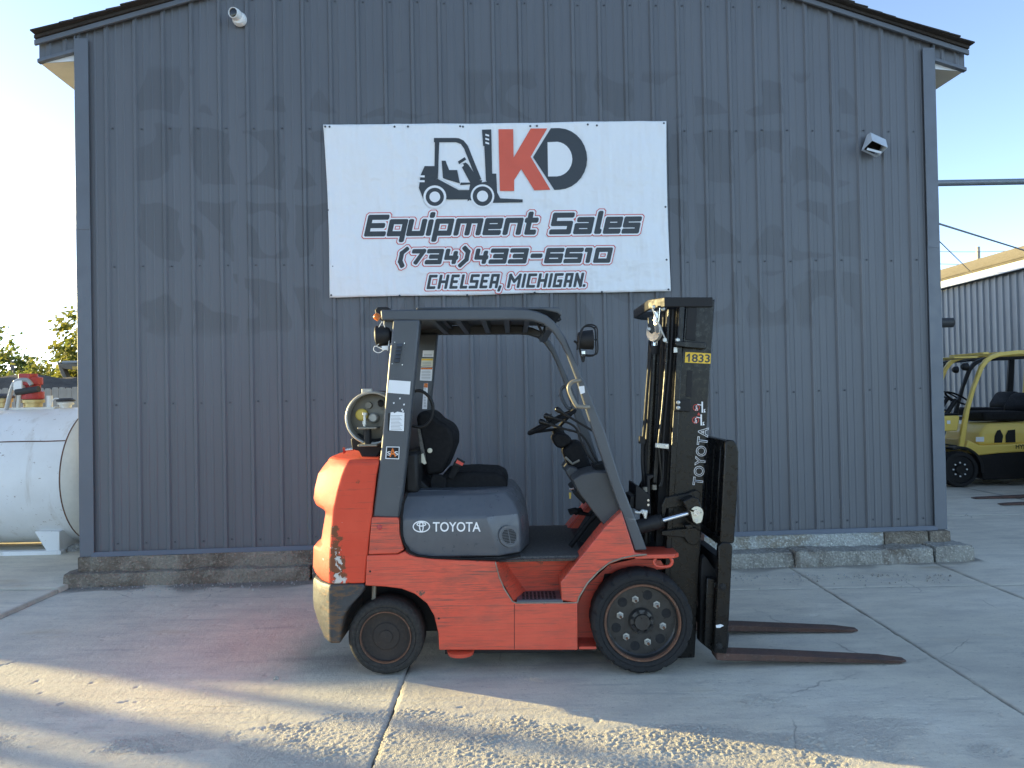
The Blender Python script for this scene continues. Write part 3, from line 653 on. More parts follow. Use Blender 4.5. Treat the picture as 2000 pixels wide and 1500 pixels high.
# fittings on top
def fitting(name, mat, prof, x, dy=0, n=24, parent=tk): return MB().lathe(prof, T(x, TY+dy, TZ+TR-.03), 'z', n).build(name, mat, parent, smooth=35)
X1 = PY(65, 790, TY).x; X0 = PY(4, 790, TY).x; X2 = PY(136, 790, TY).x
fitting('flange', M['brass'], [(.10,0),(.10,.035),(.085,.04),(.085,.085),(.105,.09),(.105,.12)], X1)
rp = MB().lathe([(.08,.12),(.105,.13),(.105,.20),(.075,.215),(.075,.27),(.095,.28),(.095,.35),(.05,.36),(.05,.39),(.0,.39)], T(X1-.005,TY,TZ+TR-.03), 'z', 12).build('pump_body', M['red_paint'], tk, bevel=.004)
MB().box(*[q for q in (X1-.09-(TX-2), X1+.03-(TX-2), -.10, -.02, TZ+TR+.24, TZ+TR+.36)]).build('pump_lug', M['red_paint'], rp, bevel=.008)
MB().tube([T(X1-.10,TY-.11,TZ+TR+.17),T(X1+.13,TY-.11,TZ+TR+.20)], .032, 12).build('pump_hose', M['hose'], rp, smooth=40)
fitting('flange', M['brass'], [(.10,0),(.10,.04),(.085,.05),(.085,.10),(.10,.105),(.10,.14)], X0); fitting('flange_lid', M['hose'], [(.115,.14),(.115,.165),(.06,.19)], X0)
fitting('vent_cap', M['tank_cream'], [(.05,0),(.055,.06),(.075,.065),(.075,.085)], X2-.04); fitting('vent_cap', M['hose'], [(.085,.095),(.09,.11),(.06,.13)], X2-.04)
fitting('vent_cap', M['tank_cream'], [(.075,0),(.08,.05),(.09,.055),(.09,.085),(.07,.095)], X2+.13, .12)
mb_ = PY(39, 753, TY-.08); q = T(mb_.x, TY-.08, mb_.z)
MB().box(q[0]-.045, q[0]+.045, q[1]-.04, q[1]+.04, q[2]-.05, q[2]+.055).build('meter_box', M['white_plastic'], tk, bevel=.006)
MB().tube([(q[0],q[1],q[2]-.05),(q[0]-.03,q[1],TZ+TR-.03)], .018, 8).build('meter_pipe', M['tank_cream'], tk)
pth = smooth_path([T(PY(12,795,TY-.1).x,TY-.1,TZ+TR-.02), T(PY(20,770,TY-.1).x,TY-.1,PY(20,770,TY-.1).z), T(PY(30,748,TY-.1).x,TY-.1,PY(30,746,TY-.1).z), T(PY(52,742,TY-.1).x,TY-.1,PY(52,742,TY-.1).z), T(PY(62,752,TY-.1).x,TY-.1,PY(62,752,TY-.1).z)])
MB().tube(pth, .022, 8).build('delivery_hose', M['grey_steel'], tk, smooth=40)
MB().box(X1-.36-(TX-2), X1+.28-(TX-2), -.1, .12, TZ+TR-.04, TZ+TR+.012).build('deck_plate', M['tank_cream'], tk, bevel=.004)
MB().tube([T(X1+.17,TY,TZ+TR-.03),T(X1+.17,TY,TZ+TR+.13)], .03, 10).build('sight_pipe', M['white_plastic'], tk)
MB().tube(smooth_path([T(X1+.20,TY-.05,TZ+TR),T(X1+.24,TY-.05,TZ+TR+.09),T(X1+.30,TY-.05,TZ+TR+.09),T(X1+.34,TY-.05,TZ+TR)]), .006, 6).build('wire_loop', M['white_plastic'], tk)

# loose stones by the corner
def stone(loc, r, seed, nm='stone', lab='', grp=None):
    bm = bmesh.new(); bmesh.ops.create_icosphere(bm, subdivisions=3, radius=1)
    for v in bm.verts:
        p = v.co.copy(); k = 1+.35*mnoise.noise(p*1.3+Vector((seed*5.1,0,0)))+.12*mnoise.noise(p*4+Vector((seed,0,0)))
        v.co = Vector((p.x*r[0]*k, p.y*r[1]*k, max(-.5, p.z)*r[2]*k))
    me = bpy.data.meshes.new(nm); bm.to_mesh(me); bm.free(); me.materials.append(M['stone'])
    o = bpy.data.objects.new(nm, me); COL.objects.link(o); o.location = loc; o.rotation_euler = (0,0,seed)
    return tag(o, lab, 'stone', grp)
g = PG(150, 1072, .05); stone((g.x, g.y, .055), (.085,.06,.05), 1.3, 'broken_stone', 'grey broken stone on the ground between tank and building corner')
g = PG(142, 1148, .0); stone((g.x, g.y, .01), (.022,.02,.02), 2.1, 'pebble', 'small pale pebble beside the crack at the left footing corner')
g = PG(539, 1327, .0); stone((g.x, g.y, .006), (.014,.011,.012), 3.1, 'pebble', 'small dark pebble in the sunlit strip left of the rear wheel')
mb = MB(); rr = random.Random(5)
for k in range(420):
    if k < 260: u = rr.gauss(330, 110); v = 1139-(u-165)*.018+abs(rr.gauss(0, 9))+2
    else: u = rr.uniform(1400, 1860); v = 1122+abs(rr.gauss(0, 8))
    p = PG(u, v, 0.002); r_ = rr.uniform(.003, .011)
    a0 = rr.uniform(0, 6); vs = [(p.x+r_*math.cos(a0+i*1.57)*rr.uniform(.6,1.2), p.y+r_*math.sin(a0+i*1.57)*rr.uniform(.6,1.2), .0) for i in range(4)]+[(p.x, p.y, r_*rr.uniform(.7,1.3)+.004)]
    mb.add(vs, [(0,1,4),(1,2,4),(2,3,4),(3,0,4)])
tag(mb.build('gravel', M['stone']), 'scattered small gravel along the foot of the footing', 'gravel', kind='stuff')

# fence
def m_wood(name, a, b):
    t = NT(name); n = t.noise(6, 6, .65, t.coord((3,3,.4))); n2 = t.noise(2, 2)
    t.set(color=t.mix(t.ramp(n2,[(.4,0),(.6,.4)]), t.mix(t.ramp(n,[(.35,0),(.65,1)]), a, b), tuple(x*.7 for x in a)), rough=.9); t.bump(n, .006); return t.m
M['fence'] = m_wood('weathered_fence_wood', (.38,.35,.31), (.50,.46,.40))
FY = 16.0
fn = empty('timber_fence', (-12, FY, 0), label='weathered grey timber picket fence behind the white tank', cat='fence')
for zr in (.5, 1.45): MB().box(-12, 6.6, .03, .07, zr, zr+.09).build('rail', M['fence'], fn)
base_p = None
for k in range(124):
    x = -12 + k*.15; h = 1.82+random.uniform(-.025,.02)
    if base_p is None:
        base_p = MB().add([(0,0,.05),(.138,0,.05),(.138,.022,.05),(0,.022,.05),(0,0,1.78),(.138,0,1.78),(.138,.022,1.78),(0,.022,1.78),(.025,0,1.82),(.113,0,1.82),(.113,.022,1.82),(.025,.022,1.82)],
            [(0,1,5,4),(4,5,9,8),(3,7,6,2),(7,11,10,6),(0,4,7,3),(1,2,6,5),(4,8,11,7),(5,6,10,9),(8,9,10,11)]).build('picket', M['fence'], fn); o = base_p
    else: o = base_p.copy(); COL.objects.link(o)
    o.location = (x, random.uniform(-.004,.004), h-1.82); o.rotation_euler = (0, random.uniform(-.008,.008), 0)

# dirt mound
xs = np.linspace(-40, -8, 90); ys = np.linspace(19, 33, 40); X, Y = np.meshgrid(xs, ys)
Z = 2.9*np.exp(-((Y-26)/3.4)**2)*(.62+.5*fbm(X*.25, Y*.3, 4, 61))*sstep(-41,-36,X)*(1-sstep(-13,-9,X)) + (fbm(X*1.5,Y*1.5,4,62)-.5)*.35 - .25
V = np.stack([X,Y,Z],-1).reshape(-1,3); idx = np.arange(V.shape[0]).reshape(X.shape)
F_ = np.stack([idx[:-1,:-1],idx[:-1,1:],idx[1:,1:],idx[1:,:-1]],-1).reshape(-1,4)
M['mound'] = m_dirt('mound_soil', (.075,.062,.05), (.13,.11,.09), 3)
tag(MB().add([tuple(map(float,p)) for p in V], [tuple(map(int,f)) for f in F_]).build('earth_mound', M['mound'], smooth=60), kind='structure')

# trees
def m_leaf(name, a, b):
    t = NT(name); oi = t.n('ObjectInfo'); g = t.n('NewGeometry'); r_ = g.outputs['Random Per Island']
    c = t.mix(r_, a, b); t.set(color=c, rough=.6, spec=.3)
    tr = t.n('BsdfTranslucent'); t.L(c, tr.inputs['Color']); ms = t.n('MixShader', Fac=.45); t.L(t.b.outputs[0], ms.inputs[1]); t.L(tr.outputs[0], ms.inputs[2])
    t.L(ms.outputs[0], t.t.nodes['Material Output'].inputs['Surface']); return t.m
M['leaf_yellow'] = m_leaf('autumn_leaf', (.12,.15,.03), (.27,.25,.05)); M['leaf_green'] = m_leaf('green_leaf', (.06,.10,.025), (.17,.19,.04))
M['bark'] = m_wood('bark', (.09,.075,.06), (.15,.13,.10))
def tree(name, loc, h, rad, nleaf, leaf, lab, seed, zc=.62, size=.16):
    rr = random.Random(seed); t = empty(name, loc, label=lab, cat='tree')
    mb = MB(); mb.tube([(0,0,-.2),(.05,0,h*.3),(-.05,.05,h*.62),(0,0,h*.88)], [.16*h/6,.12*h/6,.07*h/6,.02], 8); tips = []
    for k in range(12):
        a = rr.uniform(0,6.28); z0 = h*rr.uniform(.22,.7); L = rad*rr.uniform(.6,1.05); e = (L*math.cos(a), L*math.sin(a), z0+L*rr.uniform(.35,1.0))
        mid = (e[0]*.5, e[1]*.5, z0+(e[2]-z0)*.4); mb.tube([(0,0,z0),mid,e], [.045*h/6,.03*h/6,.01], 6); tips += [e, mid]
    mb.build('trunk', M['bark'], t, smooth=50)
    cl = []
    for k in range(60):
        while True:
            p = Vector((rr.uniform(-1,1), rr.uniform(-1,1), rr.uniform(-1,1)))
            if .25 < p.length < 1: break
        cl.append((Vector((p.x*rad, p.y*rad, h*zc+p.z*h*(1-zc)*1.02)), rr.uniform(.16,.34)*rad))
    cl += [(Vector(e), .22*rad) for e in tips]
    vs, fs = [], []
    for k in range(nleaf):
        c, r_ = rr.choice(cl); p = c + Vector((rr.gauss(0,.5), rr.gauss(0,.5), rr.gauss(0,.45)))*r_
        n = Vector((rr.gauss(0,1), rr.gauss(0,1), rr.gauss(0,1))).normalized(); a = n.orthogonal().normalized(); b = n.cross(a); s_ = size*rr.uniform(.5,1.1)
        i = len(vs); vs += [tuple(p-a*s_), tuple(p-b*s_*.55), tuple(p+a*s_), tuple(p+b*s_*.55)]; fs.append((i,i+1,i+2,i+3))
    me = bpy.data.meshes.new('crown'); me.from_pydata(vs, [], fs); me.materials.append(M[leaf]); o = bpy.data.objects.new('crown', me); COL.objects.link(o); o.parent = t
    return t
p = PY(205, 700, 30); tree('leafy_tree', (p.x, 30, 0), 5.0, 1.8, 5200, 'leaf_yellow', 'tall yellow-green tree rising behind the left building edge', 3, .58, .15)
p = PY(98, 730, 34); tree('round_tree', (p.x, 34, 0), 3.5, 1.9, 4200, 'leaf_yellow', 'low rounded yellow tree behind the dirt mound', 5, .6, .12)
p = PY(55, 745, 36); tree('round_tree', (p.x, 36, 0), 2.9, 1.7, 3000, 'leaf_green', 'lowest green bushy tree at the far left by the thin pole', 8, .6, .12)
for k, (x, y, h) in enumerate([(-30,42,5.5),(-38,40,4.2),(-14,44,7)]):
    tree('leafy_tree', (x, y, 0), h, 2.6, 2500, 'leaf_green', ['green tree left beyond the frame behind the mound','smaller green tree furthest left beyond the mound','green tree hidden behind the building furthest back'][k], 20+k, .6, .2)
# poles and wires
M['pole'] = m_wood('pole_timber', (.12,.10,.085), (.19,.165,.14)); M['wire'] = plain('wire', (.05,.05,.05), .6)
p = PY(24, 705, 40); tag(MB().tube([(p.x,40,-.3),(p.x,40,p.z)], .09, 8).build('timber_post', M['pole']), 'thin timber post standing behind the mound at far left', 'post')
for k, v in enumerate((601, 609, 615)):
    a = PY(-60, v-1, 50); b = PY(420, v+2-9, 50)
    pts = [a.lerp(b, i/12)+Vector((0,0,-.12*math.sin(math.pi*i/12))) for i in range(13)]
    tag(MB().tube([tuple(q) for q in pts], .010, 5).build('overhead_wire', M['wire']), ['upper thin overhead wire in the left sky','middle thin overhead wire in the left sky','lowest thin overhead wire in the left sky'][k], 'wire', 'overhead wires in the left sky')
sdir = Vector((SUN_AZ.x, SUN_AZ.y, 0))  # unseen poles added along the sun direction to cast shadow stripes on the ground
for k, (px_, r_, dist, hh) in enumerate([((760,1406),.06,17,7.5), ((300,1425),.085,16,7.5), ((60,1480),.09,17,7.5), ((470,1498),.09,19,7.5)]):
    g = PG(*px_); q = g + sdir*dist
    tag(MB().tube([(q.x,q.y,-.3),(q.x,q.y,3),(q.x,q.y,hh)], [r_*1.05, r_, r_*.8], 12).build('utility_pole', M['pole'], smooth=60), ['thinnest round utility pole in the yard left of the frame','stout utility pole in the yard, nearest the tank','thickest utility pole standing left of the frame','slim far utility pole left of the frame'][k], 'pole', 'yard poles left of the frame')
# excavator beyond the fence
M['exc'] = plain('excavator_grey', (.10,.09,.07), .55, dust=.35); M['exc_y'] = plain('excavator_yellow', (.45,.30,.04), .5, dust=.2)
EY = 28.0; ef = Frame((PY(163,735,EY).x, EY), 0)
ex = frame_at('excavator', ef, label='excavator with folded digging arm working behind the fence', cat='excavator')
E_ = lambda pts, d=0: ef.poly(pts, d)
MB().prism(E_([(115,707),(122,708),(135,738),(148,757),(140,757),(124,733)]), -.15, .15).build('stick', M['exc'], ex, bevel=.02)
MB().prism(E_([(118,713),(128,710),(165,712),(200,735),(196,748),(162,724),(130,721)]), -.18, .18).build('boom', M['exc'], ex, bevel=.02)
MB().tube([(*E_([(122,708)])[0][:1],0,E_([(122,708)])[0][1]),(*E_([(158,707)])[0][:1],0,E_([(158,707)])[0][1])], .06, 8).build('arm_cylinder', M['grey_steel'], ex)
bk = E_([(140,755),(150,752),(158,745),(162,738),(158,754),(150,762)]); MB().prism(bk, -.35, .35).build('bucket', M['exc'], ex, bevel=.01)
MB().prism(E_([(147,716),(158,716),(158,722),(147,722)]), -.19, -.185).build('name_plate', M['exc_y'], ex)
MB().box(.4, 3.6, -1.2, 1.2, .9, 2.3).build('upper_body', M['exc_y'], ex, bevel=.08)
MB().box(.5, 1.9, -1.2, -.2, 2.31, 3.3).build('cab', M['exc'], ex, bevel=.08)
for d in (-1.3, .8): MB().prism([(.2,.0),(3.8,.0),(4.1,.35),(3.8,.8),(.2,.8),(-.1,.35)], d, d+.5).build('track', M['exc'], ex, bevel=.05)

# ================================================================== RIGHT: SECOND BUILDING, PIPE, DUCT
def m_metalwall():
    t = NT('far_metal_wall'); n = t.noise(3, 5, .6, t.coord((1,1,.2))); t.set(color=t.ramp(n,[(.3,(.20,.215,.22)),(.7,(.28,.295,.30))]), rough=.5, metal=.2); return t.m
M['far_wall'] = m_metalwall(); M['tan_shingle'] = m_shingle('tan_shingle', (.105,.095,.08), (.15,.135,.11))
M['fascia2'] = plain('pale_fascia', (.62,.66,.70), .5)
WX = 10.85; ye0, ye1 = 7.6, 33.0; hz = PY(1830, 560, PY(1830,560,1).y).z
EH = 1.5 + (752-560)/FPX*(WX/.5705)
fb = empty('shed_building', (WX, 20, 0), label='grey ribbed metal shed with tan shingle roof across the alley', cat='building')
k = 0; y = ye0
pan = None
while y < ye1:
    if pan is None:
        P = []
        for j in range(4):
            for yy, h in ((0,0),(.02,-.03),(.07,-.03),(.09,0)): P.append((j*.23+yy, h))
        P.append((.92, 0)); m = len(P)
        pan = MB().add([(h, yy, z) for z in (0.02, EH-.05) for yy, h in P], [(i,i+1,m+i+1,m+i) for i in range(m-1)]).build('wall_panel', M['far_wall'], fb); o = pan
    else: o = pan.copy(); COL.objects.link(o)
    o.location = (0, y-20, 0); y += .92
MB().box(-.18, -.14, ye0-20-.3, ye1-20, EH-.10, EH+.12).build('fascia', M['fascia2'], fb)
MB().box(-.14, .0, ye0-20-.3, ye1-20, EH-.10, EH-.08).build('soffit', M['trim_dark'], fb)
RX, RH = 15.0-WX, 5.52
rf = MB().add([(-.22,ye0-20.3,EH+.12),(-.22,ye1-20,EH+.12),(RX,ye1-20,RH),(RX,ye0-20.3,RH),(2*RX+.2,ye1-20,EH+.12),(2*RX+.2,ye0-20.3,EH+.12)],[(0,1,2,3),(3,2,4,5)]).build('roof', M['tan_shingle'], fb)
md = rf.modifiers.new('s','SOLIDIFY'); md.thickness = .05
n = 32
for k in range(n):
    a = -.24+(RX+.22)*k/n; b = -.24+(RX+.22)*(k+1.25)/n; z = lambda x: EH+.12+(RH-EH-.12)*(x+.22)/(RX+.22)
    MB().add([(a,ye0-20.3,z(a)+.024),(a,ye1-20,z(a)+.024),(b,ye1-20,z(b)+.008),(b,ye0-20.3,z(b)+.008),(a,ye0-20.3,z(a)+.004),(a,ye1-20,z(a)+.004)],[(0,1,2,3),(0,4,5,1)]).build('shingle_course', M['tan_shingle'], rf)
MB().add([(0,ye0-20,0),(2*RX,ye0-20,0),(2*RX,ye0-20,EH),(RX,ye0-20,RH-.05),(0,ye0-20,EH)],[(0,1,2,3,4)]).build('gable_wall', M['far_wall'], fb)
MB().add([(2*RX,ye0-20,0),(2*RX,ye1-20,0),(2*RX,ye1-20,EH),(2*RX,ye0-20,EH)],[(0,1,2,3)]).build('rear_wall', M['far_wall'], fb)
a = PY(1820, 358, 8.5); b = PY(2000, 358, 8.5)
M['pipe'] = plain('grey_pipe', (.22,.24,.26), .45, .3)
tag(MB().tube([(BF.world(BW, 2.0).x+.0, 8.5, a.z+.0), (a.x+1, 8.5, a.z), (WX, 8.5, b.z)], .035, 14).build('overhead_pipe', M['pipe'], smooth=50), 'grey horizontal pipe crossing the sky right of the building', 'pipe')
q = PY(1860, 630, 8.0); w0 = BF.world(BW, 1.4)
tag(MB().lathe([(.052,0),(.052,q.x-w0.x),(.045,q.x-w0.x),(.045,q.x-w0.x-.1),(.01,q.x-w0.x-.1)], (w0.x, 8.0, q.z), 'x', 20).build('exhaust_duct', M['hose'], smooth=40), 'short black exhaust pipe sticking out of the building side wall', 'duct')
def wire(name, a, b, r_, lab, sag=.0, grp=None):
    pts = [a.lerp(b, i/10)+Vector((0,0,-sag*math.sin(math.pi*i/10))) for i in range(11)]
    return tag(MB().tube([tuple(p) for p in pts], r_, 6).build(name, M['wire_pale']), lab, 'cable', grp)
M['wire_pale'] = plain('cable_grey', (.25,.25,.25), .6)
wire('service_cable', PY(1815,431,8.6), PY(2010,492,12.6), .012, 'upper cable sloping down from the building corner to the shed roof')
wire('service_cable', PY(1815,452,9.2), PY(1897,532,17.0), .008, 'lower thin cable reaching the shed roof near its eave')
p = PY(1910, 482, 34); tag(MB().tube([(p.x,34,0),(p.x,34,p.z)], .085, 8).build('utility_pole', M['fence']), 'timber utility pole top showing above the shed roof', 'pole')
MB_ = [wire('overhead_wire', PY(1815,v0,33.8), PY(2020,v1,33.8), .012, l, .05, 'wires on the pole behind the shed') for v0, v1, l in ((491,488,'upper wire on the pole behind the shed roof'),(515,514,'lower wire on the pole behind the shed roof'))]

# ================================================================== PARKED FORKLIFTS ON THE RIGHT
def m_yellow():
    t = NT('truck_yellow'); n = t.noise(5, 5, .6); n2 = t.noise(40, 4, .7); c = t.mix(t.ramp(n,[(.35,0),(.7,.4)]), (.80,.57,.12), (.70,.49,.10)); c = t.mix(t.ramp(n2,[(.68,0),(.74,.7)]), c, (.12,.09,.05))
    t.set(color=c, rough=.38); return t.m
M['yellow'] = m_yellow(); M['truck_black'] = plain('truck_black', (.009,.009,.010), .5, dust=.03, spec=.3); M['tyre'] = plain('tyre_rubber', (.013,.013,.014), .8, spec=.3, dust=.05, bump=.003, scale=10)
M['seat_black'] = plain('seat_vinyl', (.007,.007,.008), .75, spec=.25); M['fork_steel'] = m_rusty('fork_steel', (.12,.060,.042), (.07,.046,.038), (.22,.16,.13))
M['decal_white'] = plain('decal_white', (.75,.75,.73), .5, var=.05); M['chrome'] = plain('chrome', (.75,.76,.78), .12, .95, var=.04)
def parked_truck(loc, rz, guard, lab, grp='parked forklifts right of the building', body='yellow'):
    """x to the rear, y away from the viewer, z up; origin under the near front wheel"""
    t = empty('parked_forklift', loc, rz, label=lab, cat='forklift', group=grp); U = lambda pts: [((u-1878)/132, (953-v)/132) for u, v in pts]
    W = 1.1
    for d, nm in ((0,0),(W-.18,1)):
        wl = MB().lathe([(.12,.02),(.20,.03),(.205,.0),(.25,.0),(.262,.03),(.262,.15),(.25,.18),(.12,.18)], (0,d,.262), 'y', 32, cap=False).build('wheel', M['tyre'], t, smooth=35)
        MB().lathe([(.205,.008),(.195,.03),(.07,.045),(.06,.02),(.0005,.02)], (0,d,.262), 'y', 28, cap=False).build('rim', M['truck_black'], wl, smooth=35)
        for k in range(8):
            a = k*math.pi/4; MB().lathe([(.012,.03),(.012,.015)], (.10*math.cos(a), d, .262+.10*math.sin(a)), 'y', 6).build('lug_nut', M['decal_white'], wl)
    for d in (.08, W-.26):
        wl = MB().lathe([(.09,.02),(.14,.02),(.19,.0),(.205,.03),(.205,.13),(.19,.16),(.09,.16)], (1.47,d,.205), 'y', 28).build('wheel', M['tyre'], t, smooth=35)
    MB().prism(U([(1911,893),(1954,889),(2000,887)])+[(1.12,.5),(1.1,.1),(.36,.1),(.34,.32)], .06, W-.06).build('chassis', M['truck_black'], t, bevel=.02)
    arc = [(.0+.34*math.cos(R(a)), .262+.34*math.sin(R(a))) for a in range(-10, 111, 12)]; arc2 = [(.30*math.cos(R(a)), .262+.30*math.sin(R(a))) for a in range(110, -11, -12)]
    for d in (.0, W-.2): MB().prism(arc+arc2, d, d+.2).build('fender', M['truck_black'], t, bevel=.01)
    MB().prism(U([(1890,880),(1897,862),(1920,873),(2000,871)])+[(1.45,.62),(1.45,.5)]+U([(2000,887),(1954,889),(1911,893)]), .04, W-.04).build('side_panel', M[body], t, bevel=.02)
    MB().loft([[(.32+.0,.08,.60),(1.6,.08,.60),(1.6,W-.08,.60),(.32,W-.08,.60)],[(.38,.09,.82),(1.6,.09,.84),(1.6,W-.09,.84),(.38,W-.09,.82)],[(.52,.18,.92),(1.55,.18,.93),(1.55,W-.18,.93),(.52,W-.18,.92)]]).build('hood', M[body], t, bevel=.05, seg=3)
    MB().box(.28,.40,.078,.082,.66,.73).build('warning_label', M['decal_white'], t); MB().prism([(.55,.64),(.66,.64),(.68,.74),(.64,.83),(.60,.82),(.56,.74)], .072, .084).build('air_slot', M['truck_black'], t)
    MB().prism([(.72,.64),(.86,.64),(.86,.83),(.76,.82),(.72,.74)], .072, .084).build('air_slot', M['truck_black'], t)
    cw = MB().loft([[(1.45,.04,.25),(1.95,.12,.25),(2.05,.3,.25),(2.05,W-.3,.25),(1.95,W-.12,.25),(1.45,W-.04,.25)],[(1.45,.04,.62),(2.0,.12,.62),(2.12,.3,.62),(2.12,W-.3,.62),(2.0,W-.12,.62),(1.45,W-.04,.62)],[(1.45,.06,1.08),(1.9,.14,1.05),(2.0,.3,1.05),(2.0,W-.3,1.05),(1.9,W-.14,1.05),(1.45,W-.06,1.08)]]).build('counterweight', M[body], t, bevel=.04)
    outer = U([(1879,880),(1895,805),(1911,757),(1926.6,719),(1936,706),(1947,698.5),(1965,692),(2000,689)]); inner = U([(2000,697),(1967,700),(1951.5,705),(1942,712),(1933,723),(1917,760),(1903,805),(1890,880)])
    outer += [(1.75,2.02)]; inner = [(1.80,1.95)] + inner
    for d in (.06, W-.12): MB().prism(outer+inner, d, d+.06).build('guard_frame', M[guard], t, bevel=.01)
    for d in (.06, W-.12): MB().prism([(1.60,.95),(1.72,.95),(1.80,1.96),(1.70,1.96)], d+.001, d+.061).build('guard_rear_leg', M[guard], t, bevel=.01)
    for k in range(6): MB().box(.45+.24*k, .53+.24*k, .12, W-.12, 1.955, 1.985).build('guard_bar', M[guard], t)
    MB().box(.0, .35, .1, W-.1, 1.90, 1.925).build('guard_front_plate', M[guard], t, bevel=.006)
    MB().loft([[(-.20,.12,.82),(.04,.12,.82),(.04,W-.12,.82),(-.20,W-.12,.82)],[(-.20,.12,1.05),(.08,.12,1.05),(.08,W-.12,1.05),(-.20,W-.12,1.05)]]).build('cowl', M['yellow'], t, bevel=.02)
    MB().box(-.17,.10,.14,W-.14,1.052,1.08).build('dash', M['seat_black'], t, bevel=.01); MB().box(.1,.5,.1,W-.1,.56,.60).build('floor', M['truck_black'], t)
    for s in (-.12, .06): MB().box(s, s+.05, .115, .119, .93, .98).build('warning_label', M['decal_white'], t)
    MB().tube([(.12,.55,1.05),(.28,.55,1.28)], .035, 8).build('steering_column', M['truck_black'], t)
    ax = Vector((.55,0,.83)).normalized(); b1 = Vector((0,1,0)); b2 = ax.cross(b1); c = Vector((.30,.55,1.30))
    MB().tube([c+(b1*math.cos(a)+b2*math.sin(a))*.18 for a in [2*math.pi*k/24 for k in range(25)]], .014, 6).build('steering_wheel', M['seat_black'], t)
    MB().loft([[(.55,.3,.95),(1.2,.3,.94),(1.2,.8,.94),(.55,.8,.95)],[(.53,.3,1.10),(1.2,.3,1.09),(1.2,.8,1.09),(.53,.8,1.10)]]).build('seat', M['seat_black'], t, bevel=.04, seg=3)
    MB().prism([(1.18,1.0),(1.32,1.0),(1.42,1.34),(1.36,1.38),(1.28,1.34),(1.16,1.15)], .3, .8).build('seat_back', M['seat_black'], t, bevel=.04, seg=3)
    lp = MB().lathe([(.03,0),(.055,.03),(.06,.08),(.03,.09)], (.06,.02,1.77), 'x', 16).build('work_light', M['truck_black'], t, smooth=40)
    ms = MB()
    for d in (.22, W-.34):
        MB().box(-.42,-.24,d,d+.12,.10,2.05).build('mast_rail', M['truck_black'], t, bevel=.008)
    for z in (.25, 1.1, 2.0): MB().box(-.30,-.24,.34,W-.34,z,z+.10).build('mast_cross_member', M['truck_black'], t)
    MB().tube([(-.30,.55,.2),(-.30,.55,1.9)], .045, 10).build('lift_cylinder', M['truck_black'], t, smooth=40)
    MB().box(-.50,-.44,.1,W-.1,.18,.28).build('carriage_bar', M['truck_black'], t); MB().box(-.50,-.44,.1,W-.1,.52,.62).build('carriage_bar', M['truck_black'], t)
    for d in (.1,.3,.5,.7,.92): MB().box(-.50,-.47,d,d+.03,.63,1.2).build('backrest_bar', M['truck_black'], t)
    MB().box(-.50,-.47,.1,.95,1.17,1.2).build('backrest_top', M['truck_black'], t)
    for d in (.22, .76): MB().prism([(-.51,.62),(-.55,.62),(-.56,.05),(-1.55,.022),(-1.62,.014),(-1.62,.006),(-.60,.008),(-.53,.02),(-.51,.06)], d, d+.11).build('fork', M['fork_steel'], t, bevel=.006)
    MT = Matrix.Translation((.98,.036,.575)) @ Matrix.Rotation(R(90),4,'X'); o = text_mesh('HYSTER', 'maker_lettering', M['truck_black'], t, MT, .085, .002)
    return t
parked_truck((PY(1878,953,10.95).x, 10.95, 0), 0, 'yellow', 'yellow forklift with yellow guard parked beside the shed, facing left')
parked_truck((PY(1862,905,12.9).x-.02, 12.9, 0), 0, 'truck_black', 'dark forklift with black overhead guard parked behind the yellow one', body='truck_black')
p = PG(1912, 977); p2 = PG(1945, 988)
parked_truck((p.x+1.62, p2.y-.22, 0), 0, 'yellow', 'parked forklift of which only the two fork tips show at the right edge')
# ================================================================== THE FORKLIFT
def m_orange(name='truck_orange', chips=1.0):
    t = NT(name); n = t.noise(3, 5, .6); sc = t.noise(8, 6, .75, t.coord((.5,.5,3.2)), dist=.5); sc2 = t.noise(30, 5, .7, t.coord((.14,.4,4.5), rot=(0,.03,0))); n2 = t.noise(22, 5, .7)
    c = t.mix(t.ramp(n,[(.3,0),(.7,1)]), (.63,.072,.036), (.72,.105,.056))
    wm = t.ramp(t.noise(2.1, 3, .6, t.coord((1,1,1.6), loc=(.7,0,.4))),[(.38,.28),(.58,1)]); c = t.mix(t.math('MULTIPLY', t.ramp(sc,[(.47,0),(.68,.65)]), wm), c, (.22,.06,.04)); c = t.mix(t.math('MULTIPLY', t.ramp(sc2,[(.53,0),(.64,.85)]), wm), c, (.11,.06,.045))
    c = t.mix(t.ramp(sc2,[(.27,.45),(.38,0)]), c, (.62,.20,.12))
    sm = t.noise(3.4, 6, .68, t.coord((.55,.7,1.7), loc=(1.3,0,2.2))); c = t.mix(t.ramp(sm,[(.50,0),(.68,.55)]), c, (.26,.075,.05))
    if chips: c = t.mix(t.ramp(t.noise(7,6,.7),[(.66,0),(.69,chips)]), c, (.10,.065,.045))
    t.set(color=c, rough=t.ramp(n2,[(.3,.34),(.7,.55)]), spec=.5, coat=.12); t.bump(sc2, .0012, .6); return t.m
M['orange'] = m_orange()
